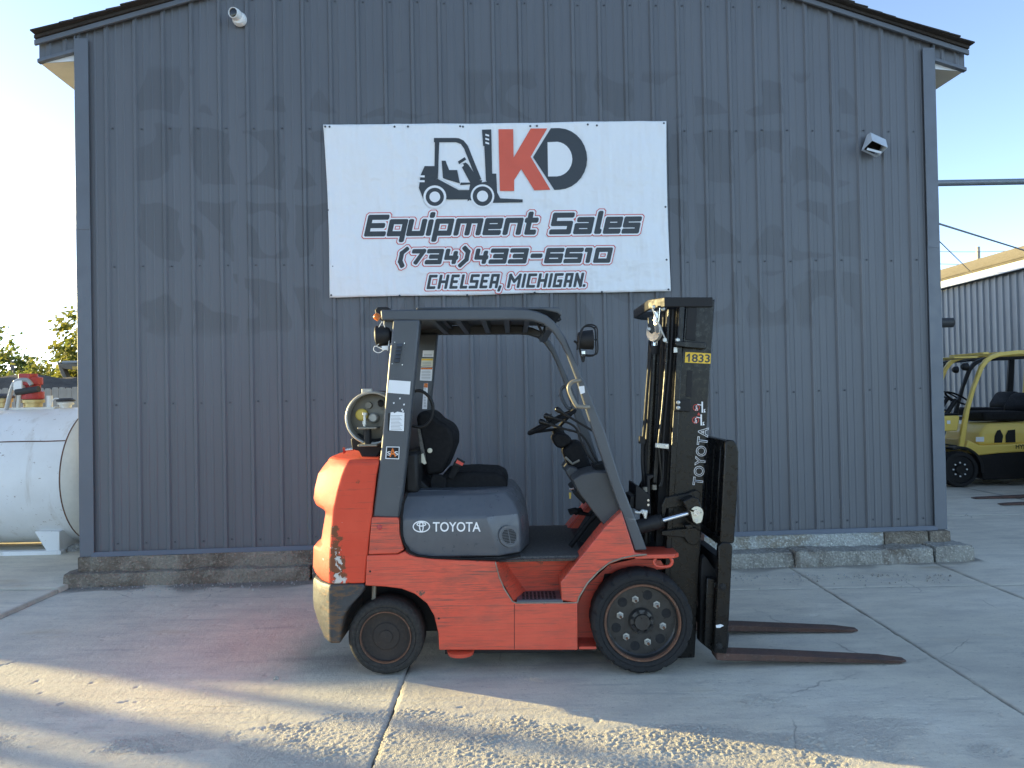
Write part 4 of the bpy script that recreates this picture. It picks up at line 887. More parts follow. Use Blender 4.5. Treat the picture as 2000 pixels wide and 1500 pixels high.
def m_cw():
    t = NT('counterweight_orange'); n = t.noise(3, 5, .6); n2 = t.noise(9, 6, .72, t.coord((1,1,1.3))); sc = t.noise(24, 5, .65, t.coord((.2,.4,3.5)))
    c = t.mix(t.ramp(n,[(.3,0),(.7,1)]), (.59,.062,.030), (.69,.092,.046)); c = t.mix(t.ramp(sc,[(.58,0),(.72,.6)]), c, (.16,.06,.04))
    sep = t.n('SeparateXYZ'); t.L(t.coord(), sep.inputs[0])
    # chipped, rusting lower rear corner
    cx = t.math('SUBTRACT', 1.0, t.math('ABSOLUTE', t.math('MULTIPLY', t.math('ADD', sep.outputs['X'], .955), 11.0)))
    cz = t.math('SUBTRACT', 1.0, t.math('ABSOLUTE', t.math('MULTIPLY', t.math('SUBTRACT', sep.outputs['Z'], .60), 3.4)))
    m_ = t.math('ADD', t.math('MULTIPLY', t.math('MAXIMUM', cx, 0.0), t.math('MAXIMUM', cz, 0.0)), 0.0)
    k = t.math('ADD', n2, t.math('MULTIPLY', m_, .30))
    c = t.mix(t.ramp(k,[(.64,0),(.67,.9)]), c, (.13,.065,.03)); c = t.mix(t.ramp(t.math('ADD', t.noise(13,5,.7), t.math('MULTIPLY', m_, .25)),[(.72,0),(.74,1)]), c, (.55,.52,.48))
    t.set(color=c, rough=.6, spec=.25); t.bump(n2, .004, .6); return t.m
M['cw_orange'] = m_cw()
M['truck_grey'] = plain('truck_grey', (.082,.090,.104), .36, var=.10, scale=4, dust=.06)
def m_guard():
    t = NT('guard_grey'); n = t.noise(4, 4); sc = t.noise(26, 5, .7, t.coord((.25,1,3), rot=(0,.2,0))); c = t.mix(t.ramp(n,[(.3,0),(.7,1)]), (.060,.066,.074), (.076,.083,.093)); c = t.mix(t.ramp(sc,[(.66,0),(.74,.5)]), c, (.30,.31,.32))
    t.set(color=c, rough=.42); return t.m
M['guard'] = m_guard()
def m_bumper():
    t = NT('bumper_dark'); n = t.noise(6, 6, .7); n2 = t.noise(30, 5, .7, t.coord((.5,.5,1.6)))
    sep = t.n('SeparateXYZ'); t.L(t.coord(), sep.inputs[0]); cx = t.math('MAXIMUM', t.math('SUBTRACT', 1.0, t.math('ABSOLUTE', t.math('MULTIPLY', t.math('ADD', sep.outputs['X'], .955), 7.0))), 0.0)
    c = t.mix(t.ramp(n,[(.35,0),(.65,1)]), (.024,.027,.031), (.042,.045,.050)); c = t.mix(t.ramp(t.math('ADD', n2, t.math('MULTIPLY', cx, .20)),[(.62,0),(.72,.85)]), c, (.12,.065,.03)); c = t.mix(t.ramp(n2,[(.70,0),(.75,.6)]), c, (.30,.28,.26))
    t.set(color=c, rough=.5); t.bump(n, .006); return t.m
M['bumper'] = m_bumper()
M['mast'] = plain('mast_black', (.007,.0066,.0062), .30, var=.15, scale=5, spec=.35); M['mast_flat'] = plain('mast_flat_black', (.010,.010,.011), .55, dust=.03, spec=.3)
M['chain'] = plain('chain_steel', (.05,.047,.042), .35, .6, bump=.003, scale=30); M['steel'] = plain('bright_steel', (.62,.62,.60), .28, .85); M['zinc'] = plain('zinc_plate', (.50,.50,.47), .38, .6)
M['rim_black'] = plain('rim_black', (.022,.021,.020), .36, dust=.05); M['cream_plate'] = plain('cream_plate', (.66,.62,.48), .5); M['floor_mat'] = plain('floor_mat', (.045,.045,.042), .75, dust=.4, scale=12)
M['lp_grey'] = plain('cylinder_grey', (.21,.19,.15), .5, .25, dust=.2); M['lp_pale'] = plain('cylinder_collar', (.42,.41,.37), .42, .35, dust=.15); M['lp_yellow'] = plain('cap_yellow', (.62,.45,.08), .5)
M['paper'] = plain('paper_white', (.76,.77,.78), .6, var=.04); M['amber'] = plain('amber_lens', (.65,.16,.02), .25); M['red_label'] = plain('label_red', (.60,.06,.04), .5); M['yel_label'] = plain('label_yellow', (.78,.50,.04), .5, var=.04)
M['print_grey'] = plain('print_grey', (.30,.30,.30), .6); M['lens_glass'] = plain('lamp_lens', (.35,.36,.37), .1); M['rust_edge'] = m_rusty('bare_edge', (.30,.26,.20), (.22,.17,.12), (.40,.37,.32)); M['white_print'] = plain('white_print', (.80,.80,.80), .5, var=.03)
M['rim_brown'] = m_rusty('rim_brown', (.040,.030,.024), (.024,.020,.018), (.075,.055,.04)); M['dash'] = plain('dash_plastic', (.040,.043,.047), .5, dust=.05)
FL = Frame((0, 3.955), 0.0); W = 1.12
fk = frame_at('forklift', FL, label='orange and dark grey forklift parked in front of the banner, forks pointing right', cat='forklift')
A = FL.poly
def a1(u, v, d): x, z = FL.at(u, v, d); return (x, d, z)
def A3(pts, d): return [a1(u, v, d) for u, v in pts]
def mir(d0, d1): return (W-d1, W-d0)

# ---- counterweight: plan sections
rows = [  # v, side-edge u, rear silhouette u, front seam u
 (906, 678, 640, 739), (915, 674, 633, 737.5), (932, 668, 621.5, 734), (960, 660, 615, 731), (982, 655, 612.5, 728.5), (996, 651, 618, 727), (1004, 650, 633, 726.5),
 (1010, 649.5, 637, 726), (1040, 647, 632, 722), (1068, 645.5, 628, 719), (1080, 645, 613, 718), (1122, 644, 612, 714), (1133, 643.5, 616, 713), (1141, 644, 622, 712.5)]
def cw_section(z, xs, xr, xf, ins=0.0):
    d0 = .035+ins; dr = .27
    P = [(xf, d0), (xs, d0), (xs*.55+xr*.45-.012, d0+.085), (xr+.006, dr-.045), (xr-.004, dr+.05), (xr-.012, W/2)]
    return [(x, d, z) for x, d in P] + [(x, W-d, z) for x, d in P[::-1][1:]]
secs = []
for v, us, ur, uf in rows:
    xs, z = FL.at(us, v, .035); xr, _ = FL.at(ur, v, .25); xf, _ = FL.at(uf, v, .035); secs.append(cw_section(z, xs, xr, xf))
secs.reverse()
top = secs[-1]; zt = top[0][2]
secs.append([(x*.96-.030, .06+(d-.035)*(W-.12)/(W-.07), zt+.022) for x, d, z in top])
cw = MB().loft(secs).build('counterweight', M['cw_orange'], fk, bevel=.010, seg=2)
# bumper below it
brow = [(1141.5, 645, 616, 712), (1150, 644, 612.5, 712), (1162, 644, 612, 706), (1186, 644, 612, 683), (1205, 644, 613.5, 671), (1231, 644, 620.5, 666.5), (1257, 645, 634, 665)]
secs = []
for v, us, ur, uf in brow:
    xs, z = FL.at(us, v, .033); xr, _ = FL.at(ur, v, .25); xf, _ = FL.at(uf, v, .033); secs.append(cw_section(z, xs, xr, xf, -.004))
secs.reverse(); MB().loft(secs).build('rear_bumper', M['bumper'], fk, bevel=.010, seg=2)
# inner dark core between the rear wheels
MB().box(FL.at(700,1150,.2)[0], FL.at(860,1150,.2)[0], .30, W-.30, .16, .62).build('rear_axle_housing', M['mast_flat'], fk)
MB().tube([a1(731,1140,.12), a1(728,1215,.12)], .012, 8).build('drain_pipe', M['lp_grey'], fk)
# ---- rear quarter panel with button
MB().prism(A([(726,1010),(776,1010),(780,1015),(780.5,1037),(784,1055),(789,1074),(777,1081.5),(719,1083.5)], .035), .035, W-.035).build('quarter_panel', M['orange'], fk, bevel=.006)
x, z = FL.at(741,1030,.03); MB().lathe([(.014,.004),(.014,-.004),(.009,-.008)], (x,.035,z), 'y', 16).build('panel_button', M['red_paint'], fk, smooth=40)
# ---- chassis side
ch = A([(717,1085),(778,1083),(790,1077),(800,1084),(812,1088),(847,1092),(967,1097),(969,1104),(975,1127),(985,1150),(1001,1175),(1010,1178),(1128,1177),(1128.5,1270),(857.5,1270),(856,1237),(848,1203),(834,1179),(810,1160),(784,1150),(752,1146),(713,1144)], .03)
for d in ((.03,.14), mir(.03,.14)): MB().prism(ch, *d).build('side_frame', M['orange'], fk, bevel=.006)
MB().box(FL.at(857,1200,.15)[0]+.02, FL.at(1128,1200,.15)[0], .26, W-.26, .085, .50).build('under_frame', M['mast_flat'], fk)
MB().box(FL.at(857,1200,.15)[0]+.03, FL.at(1128,1200,.15)[0]-.02, .142, W-.142, .082, .30).build('belly_plate', M['mast_flat'], fk)  # added block that deepens the shade under the truck, not a real part
MB().lathe([(.07,0),(.075,.02),(.06,.03)], (FL.at(900,1272,.12)[0], .12, FL.at(900,1276,.12)[1]-.003), 'z', 20).build('drain_cap', M['orange'], fk, smooth=40)
MB().prism(A([(858,1237),(1004.5,1178),(1005,1180),(1005,1269),(1003.5,1269),(1003.5,1181)], .0295)[2:], .0295, .0305).build('panel_seam', M['mast_flat'], fk) if False else None
for p in [(723,1116),(857,1208)]:
    x, z = FL.at(*p, .03); MB().lathe([(.0055,.0),(.0055,-.0012)], (x,.0295,z), 'y', 12).build('bolt_hole', M['mast_flat'], fk)
MB().prism(A([(1004.2,1180),(1005.2,1180),(1005.2,1268),(1004.2,1268)], .03), .0294, .0305).build('panel_seam', M['mast_flat'], fk)
MB().tube(A3([(967.5,1097.5),(969,1104),(975,1127),(985,1150),(1001,1175),(1010,1178),(1127,1177)], .0305), .0032, 6).build('worn_edge', M['rust_edge'], fk)
# ---- step well and tread
x0, zs = FL.at(1002,1173,.03); x1 = FL.at(1096,1172,.03)[0]
tread = MB().box(x0+.02, x1+.01, .031, .22, zs-.025, zs).build('step_tread', M['truck_grey'], fk, bevel=.004)
for i in range(9):
    for j in range(5):
        xx = x0+.05+i*.021; MB().box(xx, xx+.013, .055+j*.03, .068+j*.03, zs+.0005, zs+.0035).build('grip', M['mast_flat'], tread)
for m in (0, 1):
    f = (lambda d: d) if m == 0 else (lambda d: W-d)
    p = [a1(968,1098,.035), a1(975,1127,.035), a1(1003,1174,.035)]; q = [a1(985,1094,.20), a1(1002,1120,.22), a1(1030,1158,.22)]; r_ = [a1(1129,1090,.20), a1(1129,1120,.22), a1(1129,1158,.22)]
    V = [(x, f(y), z) for x, y, z in p+q+r_]; MB().add(V, [(0,1,4,3),(1,2,5,4),(3,4,7,6),(4,5,8,7)]).build('step_well', M['orange'], fk, smooth=70)
    e = [a1(967,1096.5,.033), a1(1000,1094,.033), a1(1128,1092,.033), a1(1128,1090,.21), a1(985,1092,.21)]
    MB().add([(x, f(y), z) for x, y, z in [p[0], a1(1018,1093,.05), a1(1128,1091,.05), r_[0], q[0]]], [(0,1,2,3,4)]).build('sill', M['orange'], fk)
# ---- floor with mat
xa = FL.at(1014,1085,.09)[0]; xb = FL.at(1185,1085,.09)[0]; zf = FL.at(1070,1086,.09)[1]
MB().box(xa-.35, xb, .09, W-.09, zf-.03, zf).build('floor_plate', M['floor_mat'], fk, bevel=.006)
# ---- front fender
fen = A([(1214,998),(1240,1080),(1262,1082),(1262,1088),(1240,1090),(1215,1093),(1190,1102),(1168,1119),(1147,1142),(1132,1167),(1128,1178),(1097,1173),(1095,1137),(1182,1029)], .03)
for d in ((.03,.20), mir(.03,.20)): MB().prism(fen, *d).build('front_fender', M['orange'], fk, bevel=.006)
lip = [(1263,1083),(1240,1085),(1215,1090),(1190,1099),(1168,1116.5),(1147,1139.5),(1131,1166),(1127.5,1177)]
MB().tube(A3(lip, .029), .0045, 6).build('fender_lip', M['rust_edge'], fk)
inn = A([(1128,1178),(1147,1142),(1190,1102),(1240,1091),(1290,1094),(1300,1110),(1180,1120),(1165,1180),(1165,1256),(1128,1256)], .21)
for d in ((.2005,.215), mir(.2005,.215)): MB().prism(inn, *d).build('inner_fender', M['orange'], fk)
MB().prism(A([(1128,1252),(1161,1252),(1161,1257),(1128,1257)], .14), .05, .2).build('fender_foot', M['orange'], fk)
MB().box(FL.at(1128,1180,.2)[0]+.02, FL.at(1300,1180,.2)[0], .24, W-.24, .22, .62).build('front_axle_housing', M['mast_flat'], fk)
pl = A([(1240,1085),(1262,1078.5),(1322,1078.5),(1329,1090),(1240,1093)], .03)
zt = FL.at(1300,1080,.03)[1]; xL = FL.at(1240,1085,.03)[0]; xR = FL.at(1328,1085,.03)[0]
for d in ((.03,.24), mir(.03,.24)):
    mb = MB(); s = 0 if d[0] < .5 else 1; yo, yi = (d[0], d[1]) if s == 0 else (d[1], d[0])
    P = [(xL,yo),(xR-.03,yo),(xR,yo+(.03 if s==0 else -.03)),(xR,yi),(xL,yi)]
    mb.loft([[(x,y,zt-.030) for x,y in P],[(x,y,zt-.008) for x,y in P]]).build('fender_plate', M['orange'], fk, bevel=.004)
hk = smooth_path(A3([(1281,1090),(1277,1097),(1281,1105),(1295,1107),(1308,1105),(1313,1097),(1309,1089)], .06), 4); MB().tube(hk, .009, 8).build('tow_loop', M['orange'], fk, smooth=50)
# slanted inner leg panel on the far side and brake pedal area
MB().prism(A([(1106,1043),(1140,997),(1165,965),(1180,965),(1125,1043)], .92), .90, W-.05).build('inner_panel', M['orange'], fk)
MB().prism(A([(1114,1068),(1150,1010),(1180,975),(1190,985),(1130,1080)], .60), .45, .72).build('pedal_floor', M['mast_flat'], fk, bevel=.004)
for d, o_ in ((.42,0),(.55,10)):
    MB().prism(A([(1110+o_,999),(1128+o_,995),(1130+o_,1001),(1114+o_,1007)], d), d, d+.09).build('brake_pedal', M['seat_black'], fk, bevel=.004)
    MB().tube([a1(1122+o_,1001,d+.04), a1(1150+o_,1006,d+.04), a1(1172+o_,985,d+.04)], .009, 8).build('pedal_arm', M['seat_black'], fk)
MB().tube([a1(1114,1067,.3), a1(1150,1020,.3), a1(1165,1005,.3)], .014, 8).build('accelerator_pedal', M['seat_black'], fk)
# ---- engine hood: plan sections, chamfered front corners
def hood_sec(v, ul, u1, u2, u3, dn, dz=None):
    xl, z = FL.at(ul, v, dn); x1, _ = FL.at(u1, v, dn); x2, _ = FL.at(u2, v, dn+.07); x3, _ = FL.at(u3, v, .36)
    P = [(xl, dn), (x1, dn), (x2, dn+.085), (x3, .36), (x3+.004, W/2)]
    return [(x, d, z) for x, d in P] + [(x, W-d, z) for x, d in P[::-1][1:]]
hs = [hood_sec(1089.5,800,976,1017,1034,.055), hood_sec(1060,786,968,1017.5,1034,.042), hood_sec(1030,784,955,1016,1030,.040), hood_sec(1013,784,950,1013,1026,.045),
      hood_sec(990,786,948,1004,1019,.085), hood_sec(968,791,945,988,1005,.13), hood_sec(960,800,935,976,990,.18)]
hd = MB().loft(hs).build('engine_hood', M['truck_grey'], fk, bevel=.009, seg=2, sharp=12)
MB().tube(A3([(795,962),(787,985),(784,1010),(784,1043),(790,1062),(800,1077),(816,1085),(850,1089.5),(975,1093),(1017,1085)], .036), .0065, 8).build('hood_seal', M['seat_black'], fk, smooth=60)
MB().prism(A([(812,957),(900,957),(902,960),(940,958.5),(940,961.5),(815,962)], .2), .19, .3).build('hood_ledge', M['truck_grey'], fk, bevel=.003)
# air grille on the chamfered corner
c1 = Vector(hs[2][1]); c2 = Vector(hs[2][2]); ct = (Vector(hs[0][1])+Vector(hs[0][2]))/2; cv = (Vector(hs[3][1])+Vector(hs[3][2]))/2
ex_ = (c2-c1).normalized(); ez_ = (cv-ct).normalized(); en = ex_.cross(ez_).normalized()
if en.y > 0: en = -en
_d = ray(992.5,1047); _o = CAM-FL.o; gc = _o + _d*((c1-_o).dot(en)/_d.dot(en)) + en*.011
def gp(a, b, n=0): return gc + ex_*a + ez_*b + en*n
gr = MB().loft([[gp(r_*math.cos(2*math.pi*k/28), r_*math.sin(2*math.pi*k/28), n) for k in range(28)] for r_, n in ((.061,-.004),(.060,.003),(.045,.003),(.043,.0005))]).build('air_grille', M['truck_grey'], hd, smooth=40)
for k in range(9):
    b = -.034+k*.0085; h = math.sqrt(max(0,.041**2-b*b))
    for s in (-1,1):
        x0_, x1_ = (s*.003, s*h); MB().loft([[gp(x0_,b-.0026,.0012),gp(x1_,b-.0026,.0012),gp(x1_,b+.0026,.0012),gp(x0_,b+.0026,.0012)],[gp(x0_,b-.0026,.0022),gp(x1_,b-.0026,.0022),gp(x1_,b+.0026,.0022),gp(x0_,b+.0026,.0022)]]).build('slot', M['black'], gr)
# name on the hood
px = 1/366.
x, z = FL.at(893, 1029, .039); zc = z
def side_text(txt, u, v, d, hpx, wpx, mat, name='lettering', off=.0, par=fk, squash=None, rot=0.0, spacing=1.0):
    x, z = FL.at(u, v, d); s = 3.955+d; h = hpx*s/FPX; size = h/.73
    o = text_mesh(txt, name, mat, par, Matrix.Identity(4), size, off*size, spacing=spacing)
    xs = [v_.co.x for v_ in o.data.vertices]; ys = [v_.co.y for v_ in o.data.vertices]; w_ = max(xs)-min(xs); hh = max(ys)-min(ys); cx_, cy_ = (max(xs)+min(xs))/2, (max(ys)+min(ys))/2
    sx = (wpx*s/FPX)/w_; sy = h/hh
    o.data.transform(Matrix.Translation((x, d, z)) @ Matrix.Rotation(rot,4,'Y') @ Matrix.Rotation(R(90),4,'X') @ Matrix.Diagonal((sx,sy,1,1)) @ Matrix.Translation((-cx_,-cy_,0)))
    return o
# hood side leans with height: put the lettering on a plane just proud of it
side_text('TOYOTA', 892, 1029, .0375, 19, 93, M['white_print'], 'maker_lettering', .012, hd, rot=R(1.1))
def ring(u, v, d, rx, ry, w_, name, mat, par, tilt=0):
    x, z = FL.at(u, v, d); s = (3.955+d)/FPX; n = 36; vs = []
    for q in (0, 1):
        for k in range(n): a = 2*math.pi*k/n; vs.append((x+(rx-q*w_)*s*math.cos(a), d, z+(ry-q*w_)*s*math.sin(a)))
    return MB().add(vs, [(k,(k+1)%n,n+(k+1)%n,n+k) for k in range(n)]).build(name, mat, par)
for k, (du, dv, rx, ry) in enumerate(((0,0,17,11.5),(0,-4.5,9.5,4.5),(0,-.3,4.6,11))): ring(823,1028.5+dv,.0375-.0004*k,rx,ry,2.2,'maker_emblem',M['white_print'],hd)

# ---- overhead guard
GD = .05; GF = W-.05
rp = [(768,624),(820,624),(813,700),(803,800),(795,880),(787,955),(780,1012),(728,1010),(735,955),(744,880),(751,800),(760,700)]
for d in ((GD-.004,GD+.085), mir(GD-.004,GD+.085)):
    MB().prism(A(rp, GD), *d).build('rear_pillar', M['guard'], fk, bevel=.010, seg=2)
rail_o = [(743,605),(800,604.5),(900,603.5),(1000,602.5),(1030,604),(1050,608.5),(1068,616),(1082,627),(1093,641),(1105,660),(1122,700),(1150,763),(1182,843),(1213,940),(1240,1010),(1264,1074)]
rail_i = [(1240,1076),(1213,1000),(1186,925),(1158,843),(1126,742),(1108,695),(1096,671),(1080,648),(1062,633),(1040,626),(1015,624.5),(1000,624.5),(820,626),(745,625.5)]
for d in ((GD,GD+.05), mir(GD,GD+.05)): MB().prism(A(rail_o+rail_i, GD), *d).build('guard_rail', M['guard'], fk, bevel=.008, seg=2)
zr0 = FL.at(900,625,GD)[1]; zr1 = FL.at(900,604,GD)[1]
for u in (840, 890, 941, 988, 1030): 
    x = FL.at(u, 620, GD)[0]; MB().prism([(x-.012,zr0+.004),(x+.018,zr0+.004),(x+.024,zr1-.004),(x+.006,zr1-.004)], GD+.05, W-GD-.05).build('roof_bar', M['guard'], fk)
x = FL.at(745,610,GD)[0]; x2 = FL.at(856,610,GD)[0]; MB().box(x+.003, x2, GD+.05, W-GD-.05, zr1-.02, zr1-.004).build('rear_roof_plate', M['guard'], fk)
MB().box(x+.003, x+.06, GD+.05, W-GD-.05, zr0-.05, zr1-.021).build('rear_cross_member', M['guard'], fk, bevel=.004)
x = FL.at(820,604,GD)[0]; x2 = FL.at(1093,604,GD)[0]; zp = zr1
MB().prism(A([(812,604),(816,599.5),(1092,600),(1097,604),(1096,617),(1088,611),(1060,605)], GD+.03), GD+.03, W-GD-.03).build('roof_cover', M['guard'], fk, bevel=.006)
xf = FL.at(1070,635,GD)[0]; MB().box(xf-.01, xf+.035, GD+.05, W-GD-.05, FL.at(1070,636,GD)[1]-.02, FL.at(1070,636,GD)[1]+.02).build('front_cross_member', M['guard'], fk, bevel=.004)
MB().tube(A3([(1092,617),(1095,624),(1088,628)], GD+.06), .006, 6).build('cover_clip', M['mast_flat'], fk)
# louvre plate and stickers on the near rear pillar
def pf(u, v): return a1(u, v, GD-.006)
lv = MB().prism(A([(770,667),(791,668.5),(785,713),(765,711)], GD-.006), GD-.0065, GD-.0045).build('louvre_plate', M['guard'], fk)
for k in range(5):
    u, v = 779.5-k*1.2, 674+k*7.6; V = [a1(u-6,v-3,GD-.007), a1(u+7,v-3,GD-.007), a1(u+5,v+3,GD-.022), a1(u-4,v+3,GD-.022), a1(u+5,v+3.2,GD-.007), a1(u-4,v+3.2,GD-.007)]
    MB().add(V, [(0,1,2,3),(0,3,5),(1,4,2)]).build('louvre', M['guard'], lv); MB().add([a1(u-5,v+2,GD-.0068),a1(u+6,v+2,GD-.0068),a1(u+5,v+4,GD-.0068),a1(u-4,v+4,GD-.0068)],[(0,1,2,3)]).build('louvre_gap', M['black'], lv)
for p in [(771,668.5),(790,670.5),(766,710.5),(786,712.5)]: x, z = FL.at(*p, GD-.007); MB().lathe([(.003,0),(.003,-.003)], (x,GD-.007,z), 'y', 8).build('rivet', M['steel'], lv)
def sticker(name, mat, pts, d, par=fk, th=.0012): return MB().prism(A(pts, d), d-th, d).build(name, mat, par)
sticker('white_sticker', M['paper'], [(760,742),(802,745),(800,770.5),(757,767)], GD-.0055)
ps = sticker('paper_notice', M['paper'], [(763,805.5),(768,804.5),(770,807),(776,804),(790,806),(789,842),(760,840.5)], GD-.0055)
for k in range(11):
    v = 811+k*2.7; MB().add(A3([(763.5,v),(786-(k*5%7),v+.3),(786-(k*5%7),v+1.2),(763.5,v+.9)], GD-.0069), [(0,1,2,3)]).build('print_line', M['print_grey'], ps)
for p in [(758,807,762,842),(788,808,791,843)]: sticker('torn_tape', M['mast_flat'], [(p[0],p[1]),(p[2],p[1]),(p[2]-.5,p[3]),(p[0]-.5,p[3])], GD-.0052, th=.0006)
sb = sticker('safety_badge', M['paper'], [(754.5,872),(780.5,872.5),(779.5,897),(752.5,896)], GD-.0055)
MB().prism(A([(756,873.5),(779,874),(778,895.5),(754.5,894.5)], GD-.0068), GD-.0072, GD-.0066).build('badge_face', M['black'], sb)
side_text('S', 759.8, 885.5, GD-.0078, 8, 7, M['white_print'], 'badge_letter', .01, sb); side_text('S', 774, 885.5, GD-.0078, 8, 7, M['white_print'], 'badge_letter', .01, sb); side_text('A', 767, 884, GD-.0084, 17, 13, M['amber'], 'badge_letter', .02, sb)
for k, p in enumerate([(769,787),(785,800),(789,790),(781,778),(787,803)]): sticker('paint_chip', M['paper'], [(p[0]-1.5,p[1]-1),(p[0]+1.6,p[1]-1.6),(p[0]+1.2,p[1]+1.5),(p[0]-1,p[1]+1.8)], GD-.0054, th=.0004)
# labels on the far pillar (its near face looks at us)
fd = W-GD-.085
for nm, q, mt in (('white_label',[(826,684.5),(847.5,684.5),(846.5,697.5),(825,697)],'paper'),('yellow_label',[(823.5,700),(846,700),(845,717),(822,716)],'cream_plate'),('warning_label',[(822,717.5),(845,718),(843,744),(820,743)],'paper'),('strip_label',[(828,749),(836,748),(834,799),(824.5,799)],'paper')):
    s = sticker(nm, M[mt], q, fd-.001)
    u0 = min(p[0] for p in q); u1 = max(p[0] for p in q); v0 = min(p[1] for p in q); v1 = max(p[1] for p in q)
    if nm != 'white_label': MB().add(A3([(q[0][0]+.5,v0+.6),(q[1][0]-.5,v0+.6),(q[1][0]-.7,v0+(9 if nm=='strip_label' else 4)),(q[0][0]-.2,v0+(9 if nm=='strip_label' else 4))], fd-.0026), [(0,1,2,3)]).build('label_header', M['yel_label' if nm=='yellow_label' else 'amber'], s)
    for k in range(int((v1-v0-7)/3)): MB().add(A3([(u0+3,v0+7+k*3),(u1-4,v0+7+k*3),(u1-4,v0+8+k*3),(u0+3,v0+8+k*3)], fd-.0026), [(0,1,2,3)]).build('print_line', M['print_grey'], s)
# grab handles, mirror, lamps
for d, off in ((GD-.03,0),(W-GD-.02,-15)):
    P = [(1131,743),(1118,746),(1111,755),(1113,768),(1124,790),(1130,794),(1148,795)] if off == 0 else [(1108,752),(1100,756),(1095,764),(1098,778),(1106,794),(1113,798),(1125,797)]
    MB().tube(smooth_path([a1(P[0][0],P[0][1],GD if off==0 else W-GD-.05)]+A3(P, d)+[a1(P[-1][0],P[-1][1],GD if off==0 else W-GD-.05)], 5), .011, 10).build('grab_handle', M['lp_grey' if off==0 else 'guard'], fk, smooth=60)
sticker('pillar_tag', M['paper'], [(1130,755),(1141,753.5),(1142.5,767),(1134,770)], GD-.0005)
MB().loft([[a1(1043,622,.18+y), a1(1047,621,.18+y), a1(1062,651,.18+y), a1(1057,653,.18+y)] for y in (0,.16)]).build('mirror', M['mast_flat'], fk, bevel=.003); MB().tube([a1(1052,637,.26),a1(1068,628,.26)], .008, 8).build('mirror_arm', M['mast_flat'], fk)
def work_lamp(u, v, d, ax, name='work_lamp', r_=.052):
    c = Vector(a1(u, v, d)); b1 = ax.cross(Vector((0,1,0))).normalized(); b2 = ax.cross(b1)
    l = MB().lathe([(.02,-.05),(.042,-.045),(r_*.95,-.02),(r_,.02),(r_*1.04,.03),(r_*.96,.034)], c, (ax,b1,b2), 28).build(name, M['mast_flat'], fk, smooth=40)
    MB().lathe([(r_*.93,.0345),(r_*.6,.040),(.01,.042)], c, (ax,b1,b2), 24).build('lamp_lens', M['lens_glass'], l, smooth=60); return l, c, b1, b2
work_lamp(747, 656, .12, Vector((-1,0,-.06)).normalized(), r_=.056)
MB().tube([a1(757,640,.12),a1(762,628,.12)], .010, 8).build('lamp_bracket', M['mast_flat'], fk)
for P in ([(746,628),(738,645),(741,668),(736,675)], [(748,628),(752,640),(760,660),(757,685)], [(757,680),(748,682),(733,676),(730,684),(740,689),(752,682)]): MB().tube(smooth_path(A3(P, .09)), .0022, 5).build('cable', M['white_plastic'], fk)
MB().box(*[q for q in (a1(748,680,.09)[0]-.005, a1(758,680,.09)[0], .08, .10, a1(748,682,.09)[2]-.004, a1(748,676,.09)[2])]).build('cable_plug', M['white_plastic'], fk)
bl = MB().prism(A([(733,606),(738,600.5),(757,600),(763,603),(763,625),(743,625),(736,620)], .3), .28, .40).build('beacon_bracket', M['mast_flat'], fk, bevel=.006)
MB().lathe([(.02,0),(.02,.02),(.017,.03),(.008,.034)], a1(741,622,.16), (Vector((-.8,0,.6)),Vector((0,1,0)),Vector((.6,0,.8))), 16).build('amber_lamp', M['amber'], fk, smooth=50)
l, c, b1, b2 = work_lamp(1146, 664, .02, Vector((1,0,.02)).normalized())
cg = []
for dy in (-.045, .045):
    MB().tube(smooth_path([Vector((c.x-.05,c.y+dy,c.z-.05)),Vector((c.x-.02,c.y+dy,c.z+.065)),Vector((c.x+.045,c.y+dy,c.z+.068)),Vector((c.x+.052,c.y+dy,c.z)),Vector((c.x+.045,c.y+dy,c.z-.078)),Vector((c.x-.03,c.y+dy,c.z-.08))],5), .0045, 6).build('lamp_guard', M['mast_flat'], l)
for dz in (.066, 0, -.076): MB().tube([(c.x+.048,c.y-.045,c.z+dz),(c.x+.048,c.y+.045,c.z+dz)], .004, 6).build('lamp_guard', M['mast_flat'], l)
MB().tube(smooth_path(A3([(1121,666),(1128,672),(1134,690),(1139,706),(1142,692)], .03)), .006, 8).build('lamp_bracket', M['mast_flat'], fk)
MB().box(c.x-.03, c.x-.012, c.y-.02, c.y+.01, c.z-.085, c.z-.06).build('lamp_nut', M['steel'], l)

# ---- seat
def soft(name, poly_uv, d0, d1, bev=.045):
    P = A(poly_uv, (d0+d1)/2); return MB().prism(P, d0, d1).build(name, M['seat_black'], fk, bevel=bev, seg=4)
soft('seat_back', [(822,812),(832,800),(848,802),(864,818),(884,829),(893,846),(892,868),(882,894),(872,917),(842,922),(836,890),(828,850)], .33, .80, .03)
soft('seat_cushion', [(872,916),(930,913),(972,915),(988,922),(992,937),(989,956),(940,960),(872,958),(864,935)], .33, .82, .022)
MB().prism(A([(845,926),(862,927),(872,934),(871,957),(842,956),(840,938)], .31), .30, .335).build('recliner_plate', M['seat_black'], fk, bevel=.006)
x, z = FL.at(839.5, 880, .325); MB().lathe([(.014,.01),(.014,-.004),(.010,-.006)], (x,.325,z), 'y', 20).build('recliner_cap', M['cream_plate'], fk, smooth=40)
MB().prism(A([(875,931),(889,899),(903,905),(886,938)], .30), .285, .30).build('buckle_strap', M['seat_black'], fk, bevel=.004)
MB().prism(A([(886,908),(893,893),(909,902),(902,912)], .295), .277, .303).build('buckle', M['mast_flat'], fk, bevel=.004); MB().prism(A([(890,904),(893,898),(906,905),(903,910)], .277), .2755, .277).build('buckle_release', M['red_label'], fk)
